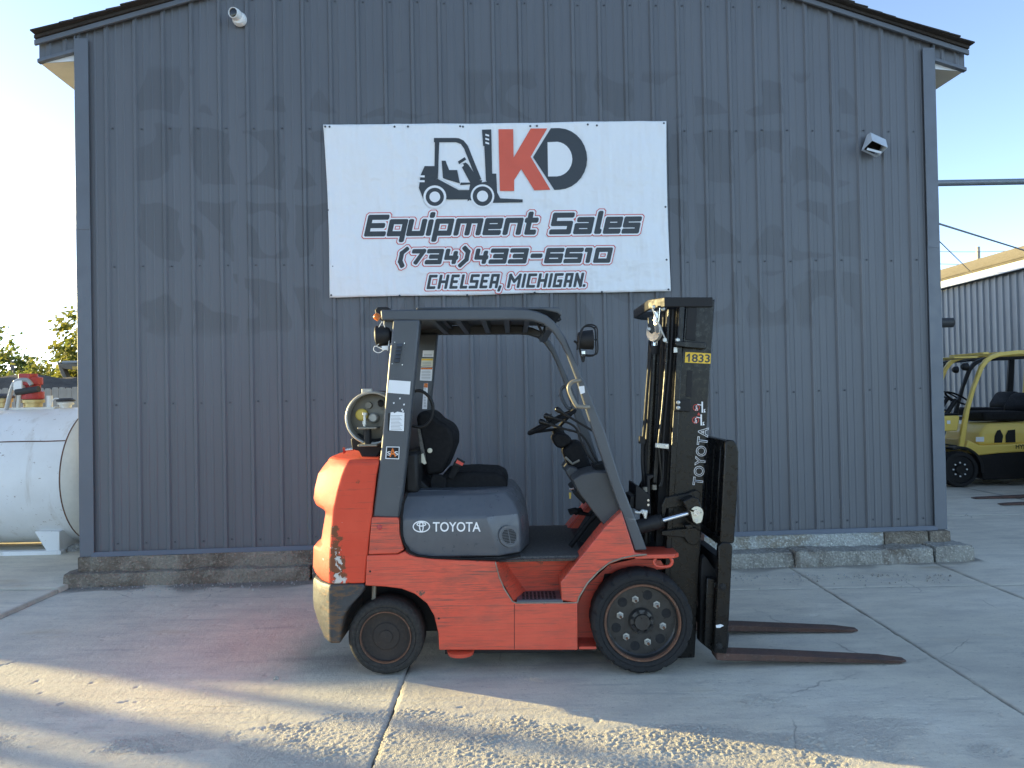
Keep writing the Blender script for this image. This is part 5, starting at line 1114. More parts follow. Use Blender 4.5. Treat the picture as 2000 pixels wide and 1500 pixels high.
bt = MB().prism(A([(816,837),(820,833),(832,895),(828,902),(822,880)], .30), .29, .30).build('seat_belt', M['floor_mat'], fk)
MB().prism(A([(823,887),(827,885),(833,905),(829,907),(823,903)], .285), .2835, .285).build('belt_label', M['cream_plate'], fk)
MB().prism(A([(795,930),(815,930),(838,952),(838,960),(800,960),(788,965)], .3), .28, .84).build('seat_base', M['mast_flat'], fk, bevel=.006)
MB().tube(smooth_path(A3([(806,765),(820,763),(835,772),(845,790),(844,812),(835,828),(822,834),(805,831)], .20)), .009, 8).build('gas_hose', M['mast_flat'], fk, smooth=60)
MB().box(FL.at(795,850,.3)[0], FL.at(832,850,.3)[0]-.03, .16, W-.16, FL.at(800,958,.3)[1], FL.at(800,880,.3)[1]).build('rear_bulkhead', M['mast_flat'], fk, bevel=.02)

# ---- cowl, column, wheel, levers
MB().prism(A([(1119,937),(1135,927),(1160,921),(1190,922),(1213,998),(1182,1029),(1165,1008),(1130,962)], .10), .10, W-.10).build('dash_cowl', M['dash'], fk, bevel=.008)
MB().prism(A([(1104,921),(1112,910),(1125,913),(1138,925),(1122,942),(1115,938)], .35), .33, .75).build('switch_panel', M['dash'], fk, bevel=.008)
MB().prism(A([(1118,962),(1133,950),(1148,972),(1140,985),(1130,975)], .35), .33, .75).build('dash_underside', M['mast_flat'], fk, bevel=.008)
MB().tube([a1(1112,955,.33), a1(1121,954,.33)], .006, 8).build('ignition_key', M['steel'], fk); MB().prism(A([(1111,962),(1116,962),(1115,974),(1112,974)], .33), .329, .331).build('key_tag', M['lp_yellow'], fk)
MB().prism(A([(1098,880),(1118,862),(1136,862),(1150,900),(1158,920),(1120,924),(1108,906)], .45), .40, .66).build('steering_column', M['seat_black'], fk, bevel=.02)
MB().prism(A([(1077,855),(1088,845),(1108,848),(1117,858),(1113,868),(1095,876),(1085,872)], .46), .43, .63).build('column_head', M['seat_black'], fk, bevel=.012)
MB().tube([a1(1104,893,.39), a1(1118,906,.39), a1(1132,899,.39)], .008, 6).build('tilt_lever', M['lp_grey'], fk)
ca = Vector(a1(1034,846,.53)); cb = Vector(a1(1122,802,.53)); cc = (ca+cb)/2; e1 = (cb-ca).normalized(); e2 = Vector((0,1,0)); rad = (cb-ca).length/2; axn = e1.cross(e2).normalized()
sw = MB().tube([cc+(e1*math.cos(2*math.pi*k/40)+e2*math.sin(2*math.pi*k/40))*rad for k in range(41)], .013, 8, cap=False).build('steering_wheel', M['seat_black'], fk, smooth=60)
hub = Vector(a1(1088,838,.53))
for k in range(3): a = R(90+120*k); MB().tube([hub, cc+(e1*math.cos(a)+e2*math.sin(a))*rad], .010, 6).build('spoke', M['seat_black'], sw)
MB().tube([hub, Vector(a1(1098,858,.53))], [.035,.03], 12).build('wheel_hub', M['seat_black'], sw, smooth=50)
kn = Vector(a1(1074,826,.41)); MB().tube([kn, kn+Vector((-.01,0,.05))], [.018,.022], 12).build('spinner_knob', M['seat_black'], sw, smooth=50)
for k, (P, d) in enumerate([([(1088,799),(1100,807),(1130,825),(1157,841)], .24), ([(1066,812),(1083,817),(1110,826),(1126,838),(1135,862),(1150,890),(1162,905)], .27), ([(1056,823),(1075,829),(1100,837),(1128,845),(1145,860),(1160,890),(1170,905)], .30)]):
    lv = MB().tube(smooth_path(A3(P, d), 5), .0065, 8).build('control_lever', M['mast_flat'], fk, smooth=60)
    p0 = Vector(a1(*P[0], d)); p1 = Vector(a1(*P[1], d)); t_ = (p1-p0).normalized()
    MB().tube([p0-t_*.012, p0-t_*.004, p0+t_*.012, p0+t_*.045], [.006,.016,.0165,.008], 14).build('lever_knob', M['mast'], lv, smooth=60)
for k in range(6): MB().prism(A([(1158+k*1.5,908+k*2.6),(1183+k,903+k*3.2),(1184+k,905+k*3.2),(1158+k*1.5,910.2+k*2.6)], .24), .20, .36).build('boot_fold', M['seat_black'], fk)

# ---- wheels
def lug_tyre(cx, cz, r_, d0, d1, n=60):
    prof = [(.205,.012),(.215,.004),(.226,.001),(.229,.0045),(.233,.001),(r_-.018,.0),(r_-.006,.012),(r_,.035)]
    Wd = d1-d0; full = [(a, b) for a, b in prof] + [(a, Wd-b) for a, b in prof[::-1]]
    mb = MB(); secs = []
    for k in range(n*2):
        a = 2*math.pi*k/(n*2); lug = 0.0 if k % 7 == 0 else 1.0; P = []
        for i, (rr_, y) in enumerate(full):
            q = rr_ - ((.012 if min(y, Wd-y) < .03 else .004)*(1-lug) if rr_ > r_-.012 else (.008*(1-lug) if rr_ > r_-.02 else 0)) - (.002*random.random() if rr_ > r_-.012 else 0)
            P.append((cx+q*math.cos(a), d0+y, cz+q*math.sin(a)))
        secs.append(P)
    m = len(full); N = len(secs); vs = [p for s in secs for p in s]
    return mb.add(vs, [(k*m+i, k*m+i+1, ((k+1)%N)*m+i+1, ((k+1)%N)*m+i) for k in range(N) for i in range(m-1)])
fx = FL.at(1256,1216,0)[0]; fr_ = .272
for s in (0, 1):
    d0, d1 = (0, .18) if s == 0 else (W-.18, W); sg = 1 if s == 0 else -1; o_ = d0 if s == 0 else d1
    L = lambda p, **k: [(a, b*sg) for a, b in p]
    # disc with hand holes: built from wedge cells around six round openings
    mb = MB(); nn = 72; R0, R1 = .062, .186; holes = [(.140*math.cos(R(75+60*k)), .140*math.sin(R(75+60*k))) for k in range(6)]; hr = .026
    wl = MB().lathe(L([(.192,.02),(.186,.048),(.178,.055),(.070,.055),(.066,.045),(.062,.030),(.045,.026),(.040,.016),(.0005,.016)]), (fx,o_,fr_), 'y', 48, cap=False).build('front_wheel', M['rim_black'], fk, smooth=30)
    lug_tyre(fx, fr_, fr_, d0, d1).build('tyre', M['tyre'], wl, smooth=35)
    MB().lathe(L([(.206,.014),(.203,.004),(.195,.004),(.190,.016),(.192,.03)]), (fx,o_,fr_), 'y', 56, cap=False).build('rim_flange', M['rust'], wl, smooth=40)
    for hx, hz_ in holes: MB().lathe(L([(hr,.0545),(hr*.9,.0535),(.003,.0535)]), (fx+hx,o_,fr_+hz_), 'y', 20).build('hand_hole', M['black'], wl)
    for k in range(6):
        a = R(45+60*k); cx_, cz_ = fx+.118*math.cos(a), fr_+.118*math.sin(a)
        nu = MB().lathe(L([(.0195,.055),(.0195,.048),(.0125,.047),(.0125,.030),(.009,.026)]), (cx_,o_,cz_), 'y', 6).build('lug_nut', M['lp_pale'], wl)
        MB().lathe(L([(.007,.03),(.007,.018)]), (cx_,o_,cz_), 'y', 10).build('stud', M['rust'], nu)
    for k in range(8):
        a = R(22+45*k); MB().lathe(L([(.0085,.034),(.0085,.014)]), (fx+.054*math.cos(a),o_,fr_+.054*math.sin(a)), 'y', 6).build('hub_bolt', M['mast_flat'], wl)
rx_ = FL.at(753,1246,.06)[0]; rr_ = .205
M['tyre_worn'] = plain('worn_tyre', (.022,.021,.020), .85, spec=.3, dust=.10, bump=.004, scale=8)
for s in (0, 1):
    o_, sg = (.055, 1) if s == 0 else (W-.055, -1); L = lambda p: [(a, b*sg) for a, b in p]
    wl = MB().lathe(L([(.134,.01),(.130,.03),(.120,.034),(.075,.030),(.070,.024),(.036,.022),(.034,.014),(.0005,.012)]), (rx_,o_,rr_), 'y', 44, cap=False).build('rear_wheel', M['rim_brown'], fk, smooth=30)
    MB().lathe(L([(.136,.012),(.145,.002),(.160,.0),(.163,.004),(.167,.0),(.180,.0),(.195,.008),(.204,.03),(.206,.08),(.204,.14),(.195,.158),(.136,.16)]), (rx_,o_,rr_), 'y', 64, cap=False).build('tyre', M['tyre_worn'], wl, smooth=50)
    MB().lathe(L([(.140,.012),(.138,.001),(.133,.001),(.130,.014)]), (rx_,o_,rr_), 'y', 48, cap=False).build('rim_flange', M['rust'], wl, smooth=40)
# ---- mast
MN = .20; MF = W-.20
def both(fn, d0, d1):
    fn(d0, d1); fn(W-d1, W-d0)
right = [(1397,584),(1379,852),(1374,920),(1367,1095),(1356,1285)]
def lean(u_top, u_bot, v0=584, v1=1285):   # points follow the lean of the mast
    return lambda v: u_top+(u_bot-u_top)*(v-v0)/(v1-v0)
rE = lean(1397,1356); lE = lean(1338,1300)
rail = [(1397,584),(1379,852),(1367,1095),(1357,1285),(1300,1287),(1308,1095),(1319,852),(1339,597)]
both(lambda a, b: MB().prism(A(rail, MN), a, b).build('outer_mast_rail', M['mast'], fk, bevel=.006), MN, MN+.035)
# inner flange and inner rail, set behind
inr = [(1338,592),(1296,592),(1262,1283),(1300,1285)]
both(lambda a, b: MB().prism(A([(1337,598),(1326,598),(1288,1284),(1299,1286)], MN), a, b).build('rail_flange', M['mast'], fk, bevel=.004), MN-.012, MN+.07)
both(lambda a, b: MB().prism(A([(1330,597),(1303,597),(1270,1270),(1296,1270)], MN+.09), a, b).build('inner_mast_rail', M['mast_flat'], fk, bevel=.004), MN+.085, MN+.12)
both(lambda a, b: MB().prism(A([(1392,640),(1378,640),(1341,1260),(1354,1260)], MN+.09), a, b).build('inner_mast_rail', M['mast_flat'], fk, bevel=.004), MN+.085, MN+.12)
for v0, v1 in ((640,665),(960,990),(1215,1250)):
    q = A([(rE(v0)-50,v0),(rE(v0)-30,v0),(rE(v1)-30,v1),(rE(v1)-50,v1)], .5); MB().prism(q, MN+.12, W-MN-.12).build('cross_member', M['mast_flat'], fk, bevel=.004)
# top U-shaped brace
path = [(1391,0),(1295,0),(1262,.10),(1262,.62),(1295,.72),(1391,.72)]
zt0, zt1 = FL.at(1330,580.5,MN)[1], FL.at(1330,596.5,MN)[1]
xa_, xb_, xc_ = FL.at(1391,590,MN)[0], FL.at(1297,585,MN)[0], FL.at(1266,590,MN+.10)[0]
O = [(xa_,MN-.016),(xb_,MN-.016),(xc_,MN+.10),(xc_,W-MN-.10),(xb_,W-MN+.016),(xa_,W-MN+.016)]; I_ = [(xa_,MN+.0),(xb_+.012,MN+.0),(xc_+.018,MN+.108),(xc_+.018,W-MN-.108),(xb_+.012,W-MN),(xa_,W-MN)]
mb = MB(); n = 6
dz_ = lambda x: (x-xb_)*(-.02)
V = [(x,y,zt1-.008+dz_(x)) for x,y in O]+[(x,y,zt1-.008+dz_(x)) for x,y in I_]+[(x,y,zt0+dz_(x)) for x,y in O]+[(x,y,zt0+dz_(x)) for x,y in I_]
fs = []
for i in range(n-1): fs += [(i,i+1,12+i+1,12+i),(6+i,18+i,18+i+1,6+i+1),(12+i,12+i+1,18+i+1,18+i),(i,6+i,6+i+1,i+1)]
fs += [(0,12,18,6),(5,11,23,17)]
mb.add(V, fs).build('top_brace', M['mast_flat'], fk, bevel=.004)
# lift cylinders, hoses and chains between the rails
def vtube(name, P, d, r_, mat, n=12): return MB().tube(smooth_path(A3(P, d), 5), r_, n).build(name, mat, fk, smooth=60)
for d in (.36, W-.36):
    MB().tube([a1(1277,685,d), a1(1262,990,d), a1(1255,1250,d)], .030, 16).build('lift_cylinder', M['mast'], fk, smooth=60); MB().tube([a1(1284,600,d), a1(1277,690,d)], .018, 12).build('lift_rod', M['chrome'], fk, smooth=60)
    MB().tube([a1(1278,676,d), a1(1277,692,d)], .036, 16).build('cylinder_gland', M['mast_flat'], fk, smooth=40)
for d in (.43, W-.43): MB().tube([a1(1300,600,d), a1(1280,1240,d)], .026, 14).build('lift_cylinder', M['mast_flat'], fk, smooth=60)
vtube('hydraulic_hose', [(1307,605),(1302,700),(1294,800),(1287,865),(1289,900),(1292,935),(1288,950)], .24, .009, M['mast'], 8)
vtube('hydraulic_hose', [(1315,605),(1310,700),(1303,780),(1296,860),(1296,905),(1294,940),(1291,950)], .235, .008, M['mast_flat'], 8)
vtube('hydraulic_hose', [(1270,690),(1264,760),(1259,830),(1255,880),(1256,920),(1262,955)], .30, .010, M['mast_flat'], 8)
vtube('hydraulic_hose', [(1274,700),(1269,780),(1264,860),(1262,920),(1264,960)], .34, .010, M['mast_flat'], 8)
vtube('hydraulic_hose', [(1297,620),(1292,760),(1286,860),(1279,950)], .33, .010, M['mast_flat'], 8)
def chain(P0, P1, d, name='lift_chain'):
    a, b = Vector(a1(*P0, d)), Vector(a1(*P1, d)); L = (b-a).length; n = int(L/.022); t_ = (b-a).normalized(); s_ = t_.cross(Vector((0,1,0)))
    mb = MB()
    for k in range(n):
        c0 = a + t_*(L*k/n); c1 = c0 + t_*(L/n*1.25); off = .010 if k % 2 else .004
        for y in (-off, off-.003, ) if k % 2 else (-.004, .001):
            w_ = s_*.010
            V = [c0-w_+Vector((0,y,0)), c0+w_+Vector((0,y,0)), c1+w_+Vector((0,y,0)), c1-w_+Vector((0,y,0))]; V2 = [p+Vector((0,.003,0)) for p in V]
            mb.add(V+V2, [(0,1,2,3),(4,7,6,5),(0,4,5,1),(1,5,6,2),(2,6,7,3),(3,7,4,0)])
    return tag(mb.build(name, M['chain'], fk), kind='stuff')
chain((1325,600),(1304,985), .245); chain((1322,690),(1309,960), .27); chain((1285,860),(1279,940), .28); chain((1325,600),(1304,985), W-.245)
# sheave under the brace
x, z = FL.at(1278,648,.30)
sv = MB().lathe([(.022,-.010),(.055,-.012),(.058,-.006),(.048,0),(.058,.006),(.055,.012),(.022,.010)], (x,.30,z), (Vector((.86,.51,0)),Vector((0,0,1)),Vector((.51,-.86,0))), 32).build('chain_sheave', M['zinc'], fk, smooth=40)
MB().prism(A([(1265,620),(1275,615),(1278,648),(1272,652),(1266,645)], .27), .26, .275).build('sheave_bracket', M['mast'], fk, bevel=.003)
MB().tube([a1(1274,600,.25), a1(1283,625,.23), a1(1303,670,.22)], .005, 6).build('cable_rod', M['zinc'], fk); x,z=FL.at(1298,664,.215); MB().lathe([(.012,0),(.012,-.008)], (x,.215,z), 'y', 6).build('brace_bolt', M['zinc'], fk)
for p in [(1267,643),(1276,600),(1295,604)]: x, z = FL.at(*p, .24); MB().lathe([(.011,0),(.011,-.012),(.006,-.016)], (x,.24,z), 'y', 8).build('brace_bolt', M['zinc'], fk)
# brackets on the near rail
MB().prism(A([(1317,668),(1338,667),(1375,669),(1377,682),(1338,679),(1318,676)], MN-.02), MN-.045, MN+.02).build('chain_anchor', M['mast'], fk, bevel=.004)
x, z = FL.at(1324,664,MN-.03); MB().lathe([(.013,.02),(.013,.0),(.008,-.004)], (x,MN-.03,z), 'y', 6).build('anchor_nut', M['zinc'], fk); x, z = FL.at(1320,682,MN-.03); MB().tube([(x,MN-.02,z+.01),(x-.001,MN-.02,z-.018)], .011, 6).build('anchor_nut', M['zinc'], fk)
MB().prism(A([(1343,600),(1362,601),(1358,665),(1339,664)], MN-.004), MN-.006, MN).build('rail_cover', M['mast_flat'], fk, bevel=.002)
MB().prism(A([(1317,781),(1349,780),(1349,804),(1317,803)], MN-.03), MN-.035, MN+.0).build('hose_clamp_block', M['mast_flat'], fk, bevel=.004)
for v in (786, 796.5): x, z = FL.at(1324.5, v, MN-.036); MB().lathe([(.011,.002),(.011,-.004),(.007,-.007)], (x,MN-.036,z), 'y', 12).build('clamp_bolt', M['zinc'], fk, smooth=40)
MB().prism(A([(1280,865),(1306,867),(1306,877),(1279,874)], .215), .205, .215).build('hose_clip', M['zinc'], fk, bevel=.002)
for u in (1285,1302): x, z = FL.at(u, 871, .204); MB().lathe([(.009,.002),(.009,-.004)], (x,.204,z), 'y', 6).build('clip_bolt', M['steel'], fk)
MB().prism(A([(1306,866),(1323,867),(1322,882),(1304,881)], .22), .215, .24).build('clip_arm', M['mast_flat'], fk)
MB().prism(A([(1249,852),(1259,852),(1259,866),(1248,866)], .31), .29, .33).build('hose_collar', M['mast_flat'], fk)
MB().prism(A([(1342,724),(1353,724),(1351,776),(1339,774)], MN-.001), MN-.003, MN).build('rail_plate', M['mast_flat'], fk, bevel=.002)
both(lambda a, b: MB().prism(A([(1297,970),(1340,962),(1358,955),(1366,962),(1364,990),(1345,985),(1300,992),(1294,1020),(1290,1020),(1290,985)], MN), a, b).build('mast_bracket', M['mast'], fk, bevel=.004), MN-.03, MN-.013)
both(lambda a, b: MB().prism(A([(1290,1035),(1355,1028),(1366,1035),(1366,1052),(1357,1063),(1347,1062),(1340,1058),(1334,1048),(1290,1044)], MN), a, b).build('mast_hook_plate', M['mast'], fk, bevel=.004), MN-.03, MN-.013)
MB().prism(A([(1242,948),(1248,950),(1270,968),(1272,1005),(1240,995)], .2), .20, .45).build('valve_block', M['mast_flat'], fk, bevel=.004); MB().prism(A([(1232,970),(1241,968),(1241,995),(1230,992)], .2), .22, .40).build('valve_block', M['mast_flat'], fk, bevel=.004)
for p in [(1266,977),(1266,986)]: x, z = FL.at(*p, .199); MB().lathe([(.007,0),(.007,-.006)], (x,.199,z), 'y', 6).build('valve_bolt', M['steel'], fk)
MB().prism(A([(1262,928),(1275,926),(1276,930),(1268,935),(1268,985),(1262,985)], .25), .22, .28).build('hose_bracket', M['mast_flat'], fk, bevel=.003)
for p in [(1278,952),(1260,956)]: x, z = FL.at(*p, .23); MB().tube([(x,.23,z-.012),(x,.23,z+.014)], .014, 8).build('hose_fitting', M['lp_grey'], fk)
# tilt cylinders
for m in (0, 1):
    f = (lambda p: p) if m == 0 else (lambda p: (p[0], W-p[1], p[2])); d = .12
    c0, c1, c2 = f(a1(1225,1035,d)), f(a1(1289,1018,d)), f(a1(1349,1001,d))
    tc = MB().tube([c0, c1], .040, 20).build('tilt_cylinder', M['mast_flat'], fk, smooth=50)
    v1 = Vector(c1); v2 = Vector(c2); e = (v2-v1).normalized()
    MB().tube([v1, v1+e*.012], .043, 20).build('gland_ring', M['mast'], tc, smooth=50); MB().tube([v1+e*.01, v2], .0125, 16).build('cylinder_rod', M['chrome'], tc, smooth=60)
    cl = MB().prism(A([(1331,978),(1350,968),(1362,972),(1370,995),(1371,1018),(1362,1028),(1352,1022),(1340,995)], d), *((d-.03, d+.10) if m == 0 else (W-d-.10, W-d+.03))).build('rod_clevis', M['mast'], fk, bevel=.006)
    if m == 0:
        ep = MB().prism(A([(1348,996)]+[(1360.5+12.5*math.cos(R(a)), 1001.5-12.5*math.sin(R(a))) for a in range(165,-16,-15)]+[(1371,1014),(1368,1020),(1360,1022),(1354,1018)], d-.032), d-.040, d-.030).build('pin_plate', M['cream_plate'], cl, bevel=.002)
        x, z = FL.at(1360.5,1001,d-.04); MB().lathe([(.019,0),(.019,-.008),(.008,-.008),(.007,-.004)], (x,d-.041,z), 'y', 6).build('pin_bolt', M['steel'], ep)
        x, z = FL.at(1360,1016,d-.04); MB().lathe([(.009,0),(.009,-.006),(.004,-.006)], (x,d-.041,z), 'y', 12).build('pin_bolt', M['zinc'], ep)
        MB().prism(A([(1336,1026),(1350,1023),(1354,1030),(1342,1033)], d), d-.01, d+.05).build('clevis_lug', M['mast'], cl, bevel=.003)
for P in ([(1240,1000),(1250,1001),(1256,997),(1259,1008)], [(1254,1003),(1262,998),(1260,1012)]): MB().tube(smooth_path(A3(P, .08),4), .008, 8).build('tilt_hose_fitting', M['zinc'], fk, smooth=60)
# mast writing
sticker('number_plate', M['yel_label'], [(1338.5,687.5),(1388.5,690.5),(1387.5,710.5),(1337.5,708)], MN-.0005)
side_text('833', 1369, 699.8, MN-.0026, 16.0, 35.5, M['ink'], 'plate_number', .02, rot=R(2.6))
MB().add(A3([(1345,690.5),(1348,690.7),(1347.2,706.9),(1344,706.7),(1344.5,695.6),(1340.6,698),(1340.7,695)], MN-.0027), [(0,1,2,3,4,5,6)]).build('plate_number', M['ink'], fk)
ang = math.atan2(FL.at(1383,835,MN)[0]-FL.at(1367,945,MN)[0], FL.at(1383,835,MN)[1]-FL.at(1367,945,MN)[1])
for dd, off, mt, nm in ((-.0008,.032,'white_print','maker_lettering'),(-.0016,-.008,'mast','maker_lettering_inner')):
    o = text_mesh('TOYOTA', nm, M[mt], fk, Matrix.Identity(4), .1, off*.1, spacing=1.12)
    if dd == -.0008:
        xs = [v.co.x for v in o.data.vertices]; ys = [v.co.y for v in o.data.vertices]; S = (max(xs)-min(xs), max(ys)-min(ys), (max(xs)+min(xs))/2, (max(ys)+min(ys))/2)
        q0, q1 = FL.at(1362.5,948,MN), FL.at(1374.5,834,MN); Lw = math.hypot(q1[0]-q0[0], q1[1]-q0[1]); Hh = 20.5*(3.955+MN)/FPX; cxy = ((q0[0]+q1[0])/2, (q0[1]+q1[1])/2); tang = math.atan2(q1[1]-q0[1], q1[0]-q0[0])
    o.data.transform(Matrix.Translation((cxy[0], MN+dd, cxy[1])) @ Matrix.Rotation(-tang,4,'Y') @ Matrix.Rotation(R(90),4,'X') @ Matrix.Diagonal((Lw/S[0], Hh/S[1], 1, 1)) @ Matrix.Translation((-S[2],-S[3],0)))
def decal_ring(u, v, r_):
    x, z = FL.at(u, v, MN-.0008); s = (3.955+MN)/FPX; n = 28; vs = [(x+(r_-q*1.2)*s*math.cos(2*math.pi*k/n), MN-.0008, z+(r_-q*1.2)*s*math.sin(2*math.pi*k/n)) for q in (0,1) for k in range(n)]
    o = MB().add(vs, [(k,(k+1)%n,n+(k+1)%n,n+k) for k in range(n)]).build('warning_decal', M['red_label'], fk)
    for P in ([(-1,-4),(1.5,-4),(1.5,-2),(-1,-2)],[(-1.5,-1.5),(1,-1.5),(2.5,2),(0,2.5)],[(-1,2.5),(.2,2.5),(-1,6),(-2.2,6)],[(1,2.5),(2.2,2.5),(2.5,6),(1.3,6)]): MB().add(A3([(u+a,v+b) for a, b in P], MN-.0012), [(0,1,2,3)]).build('decal_figure', M['white_print'], o)
    MB().add(A3([(u-4,v+4.4),(u-3.4,v+5),(u+4,v-4.4),(u+3.4,v-5)], MN-.0016), [(0,1,2,3)]).build('decal_bar', M['red_label'], o)
decal_ring(1360,796,6.6); decal_ring(1358.5,820.5,6.6)
MB().add(A3([(1364.5,805.5),(1368,811),(1361.5,811)], MN-.001), [(0,1,2)]).build('warning_decal', M['red_label'], fk)
for o_ in (0, 25): 
    for P in ([(1370,784.5),(1373,784.5),(1373,806),(1370.3,806)],[(1362,789),(1370,790.5),(1370,792),(1362,790.5)],[(1374,800),(1378,798.5),(1376,802),(1378.5,805),(1374,806),(1375,803)]): MB().add(A3([(a-o_*.08,b+o_) for a, b in P], MN-.001), [tuple(range(len(P)))]).build('decal_figure', M['white_print'], fk)
# ---- carriage and load backrest
CN, CF = .05, W-.05
post = [(1417,862),(1423,858.5),(1433,860),(1440,868),(1443,882),(1440,970),(1434,1060),(1430,1062),(1406,1060),(1409,1020),(1413,940)]
both(lambda a, b: MB().prism(A(post, CN), a, b).build('backrest_post', M['mast'], fk, bevel=.006), CN, CN+.022)
both(lambda a, b: MB().prism(A([(1402,1066),(1410,1058),(1424,1059),(1430,1066),(1428,1100),(1424,1190),(1418.5,1276),(1393,1274),(1397,1200),(1402,1120)], CN), a, b).build('carriage_side', M['mast'], fk, bevel=.006), CN-.012, CN+.03)
for (u, v) in ((1411,1146),(1404,1262)):
    x, z = FL.at(u, v, CN-.013); MB().lathe([(.020,0),(.020,-.006),(.013,-.007),(.013,-.014),(.008,-.015)], (x,CN-.013,z), 'y', 6).build('carriage_bolt', M['mast_flat'], fk)
MB().prism(A([(1398,1221),(1408,1219),(1414,1222),(1406,1226),(1399,1226)], CN-.0125), CN-.0135, CN-.0125).build('paint_chip', M['paper'], fk)
xs_ = FL.at(1432,900,CN)[0]
for k in range(7):
    d = CN+.05+k*.133; dx = 0
    t0 = FL.at(1436,868,CN); b0 = FL.at(1421,1058,CN)
    MB().prism([(t0[0]-.028,t0[1]),(t0[0]-.003,t0[1]),(b0[0]+.01,b0[1]),(b0[0]-.018,b0[1])], d, d+.105).build('backrest_bar', M['mast'], fk, bevel=.004)
both(lambda a, b: None, 0, 0)
for (p0, p1, h, nm) in (((1436,866),(1420,866),12,'backrest_top'),((1422,1057),(1405,1057),14,'backrest_foot')):
    q = A([(p0[0]-14,p0[1]-4),(p0[0]+2,p0[1]-4),(p0[0]+1,p0[1]+h-4),(p0[0]-15,p0[1]+h-4)], CN); MB().prism(q, CN+.023, CF-.023).build(nm, M['mast'], fk, bevel=.004)
for v0, v1, nm in ((1092,1122,'carriage_bar'),(1236,1266,'carriage_bar')):
    MB().prism(A([(1405,v0),(1424,v0),(1421,v1),(1402,v1)], CN+.04), CN+.031, CF-.031).build(nm, M['mast_flat'], fk, bevel=.004)
both(lambda a, b: MB().prism(A([(1370,1090),(1376,1085),(1397,1112),(1402,1124),(1396,1138),(1380,1130),(1378,1240),(1395,1255),(1390,1272),(1365,1252),(1368,1120)], CN+.12), a, b).build('roller_bracket', M['mast_flat'], fk, bevel=.005), CN+.11, CN+.17)
both(lambda a, b: MB().prism(A([(1380,1128),(1396,1130),(1392,1262),(1374,1260)], CN+.05), a, b).build('shift_cylinder_guard', M['mast'], fk, bevel=.005), CN+.04, CN+.08)
# forks
def fork(dn, hu, hv, tu, tv, zh, XH=None):
    """heel and tip of the near lower edge, from the photo; blade 120 mm wide"""
    p = FL.at(hu, hv, dn); q = FL.at(tu, tv, dn); xh, xt = (XH if XH else p[0]), q[0]; zt_ = .004; zh_ = max(.012, p[1])
    def zb(x): return zh_+(zt_-zh_)*(x-xh)/(xt-xh)
    P = [(xh,zb(xh)+.004),(xh+.03,zb(xh+.03)),(xt-.05,zb(xt-.05)),(xt,zt_),(xt,zt_+.010),(xt-.12,zb(xt-.12)+.016),(xh+.3,zb(xh+.3)+.036),(xh+.055,zb(xh+.055)+.040),(xh+.045,.10),(xh+.085,.62),(xh+.045,.62),(xh-.002,.10)]
    o = MB().prism(P, dn, dn+.11).build('fork', M['fork_steel'], fk, bevel=.007)
    me = o.data
    for v in me.vertices:     # rounded tip in plan
        if v.co.x > xt-.14: 
            t_ = (v.co.x-(xt-.14))/.14; c = dn+.055; v.co.y = c+(v.co.y-c)*(1-.55*t_*t_)
    return o
fork(.075, 1400, 1291, 1777, 1297, .03); fork(.60, 1418, 1232, 1681, 1230, .03, FL.at(1400,1291,.075)[0])

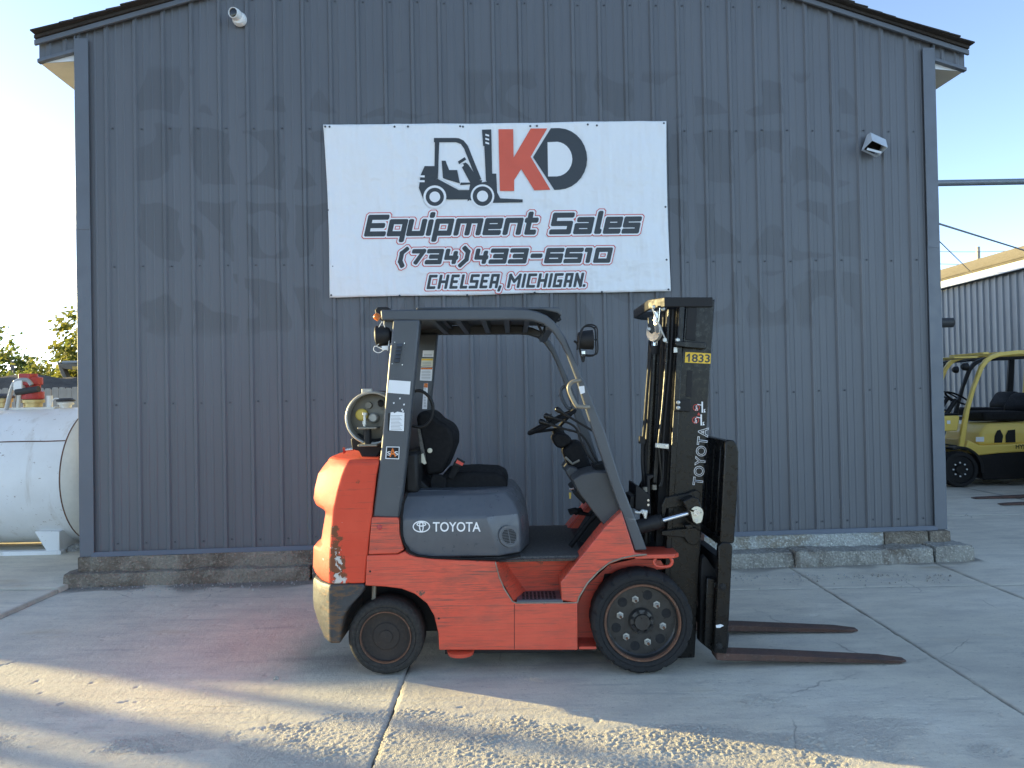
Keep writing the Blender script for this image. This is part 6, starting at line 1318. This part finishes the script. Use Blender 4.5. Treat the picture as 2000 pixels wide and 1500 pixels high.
# ---- gas cylinder strapped on the counterweight
gx, gz = FL.at(729, 816, .18)
gcy = empty('gas_cylinder', (gx, FL.o.y+.17, gz-.15), label='grey propane gas cylinder lying across the rear of the orange forklift', cat='gas cylinder')
rc = .146
MB().lathe([(.01,.05),(.11,.045),(.135,.06),(rc,.11),(rc,.55),(.13,.62),(.06,.66),(.01,.67)], (0,0,.15), 'y', 44).build('cylinder_body', M['lp_grey'], gcy, smooth=45)
MB().lathe([(rc-.012,-.035),(rc-.004,-.04),(rc+.001,-.033),(rc+.001,.10),(rc-.010,.10),(rc-.012,-.030)], (0,0,.15), 'y', 44, cap=False).build('collar', M['lp_pale'], gcy, smooth=45)
MB().lathe([(.028,.04),(.028,.01),(.02,.0),(.01,.0)], (0,0,.15), 'y', 20).build('gauge', M['lp_pale'], gcy, smooth=40); MB().lathe([(.034,.045),(.034,.015),(.026,.008),(.005,.008)], (-.066,0,.168), 'y', 20).build('valve_cap', M['lp_yellow'], gcy, smooth=40)
MB().lathe([(.020,.045),(.018,.02),(.005,.02)], (-.028,0,.22), 'y', 14).build('relief_valve', M['lp_grey'], gcy); MB().tube([(.035,.05,.235),(.045,.0,.225)], .016, 10).build('outlet_valve', M['mast_flat'], gcy)
MB().box(-.085,-.025,.12,.14,rc+.15-.02,rc+.15+.018).build('strap_latch', M['lp_pale'], gcy, bevel=.004)
for y in (.22, .46): MB().lathe([(rc+.001,0),(rc+.005,0),(rc+.005,.035),(rc+.001,.035)], (0,y,.15), 'y', 36, cap=False).build('strap', M['mast_flat'], gcy, smooth=40)
# its bracket belongs to the truck
MB().prism(A([(687,857),(702,846),(722,842),(748,834),(746,877),(737,894),(711,896.5),(703,880),(690,877)], .25), .22, .80).build('cylinder_cradle', M['mast_flat'], fk, bevel=.006)
x, z0_ = FL.at(718,862,.14); _, za = FL.at(718,867,.14); _, zb_ = FL.at(718,837,.14)
MB().tube([(x,.14,za),(x,.14,zb_)], .022, 16).build('swing_pivot', M['mast_flat'], fk, smooth=50)
for v in (835.5, 869): z = FL.at(718,v,.14)[1]; MB().prism([(x-.045,z-.006),(x+.06,z-.006),(x+.06,z+.006),(x-.045,z+.006)], .09, .20).build('swing_plate', M['lp_grey'], fk, bevel=.004)
MB().tube([a1(712,833,.12), a1(712.5,809,.12)], .008, 10).build('pivot_bolt', M['zinc'], fk, smooth=50); MB().tube([a1(712.5,811,.12), a1(712.5,806,.12)], .015, 12).build('pivot_bolt_head', M['zinc'], fk); MB().tube([a1(712,822,.12), a1(712,829,.12)], .012, 10).build('pivot_nut', M['zinc'], fk)
MB().tube([a1(690,877,.24), a1(675,879,.24)], .009, 10).build('latch_pin', M['steel'], fk, smooth=50); MB().tube([a1(675,879,.24), a1(671,879.5,.24)], [.012,.020], 12).build('latch_knob', M['red_paint'], fk, smooth=50)
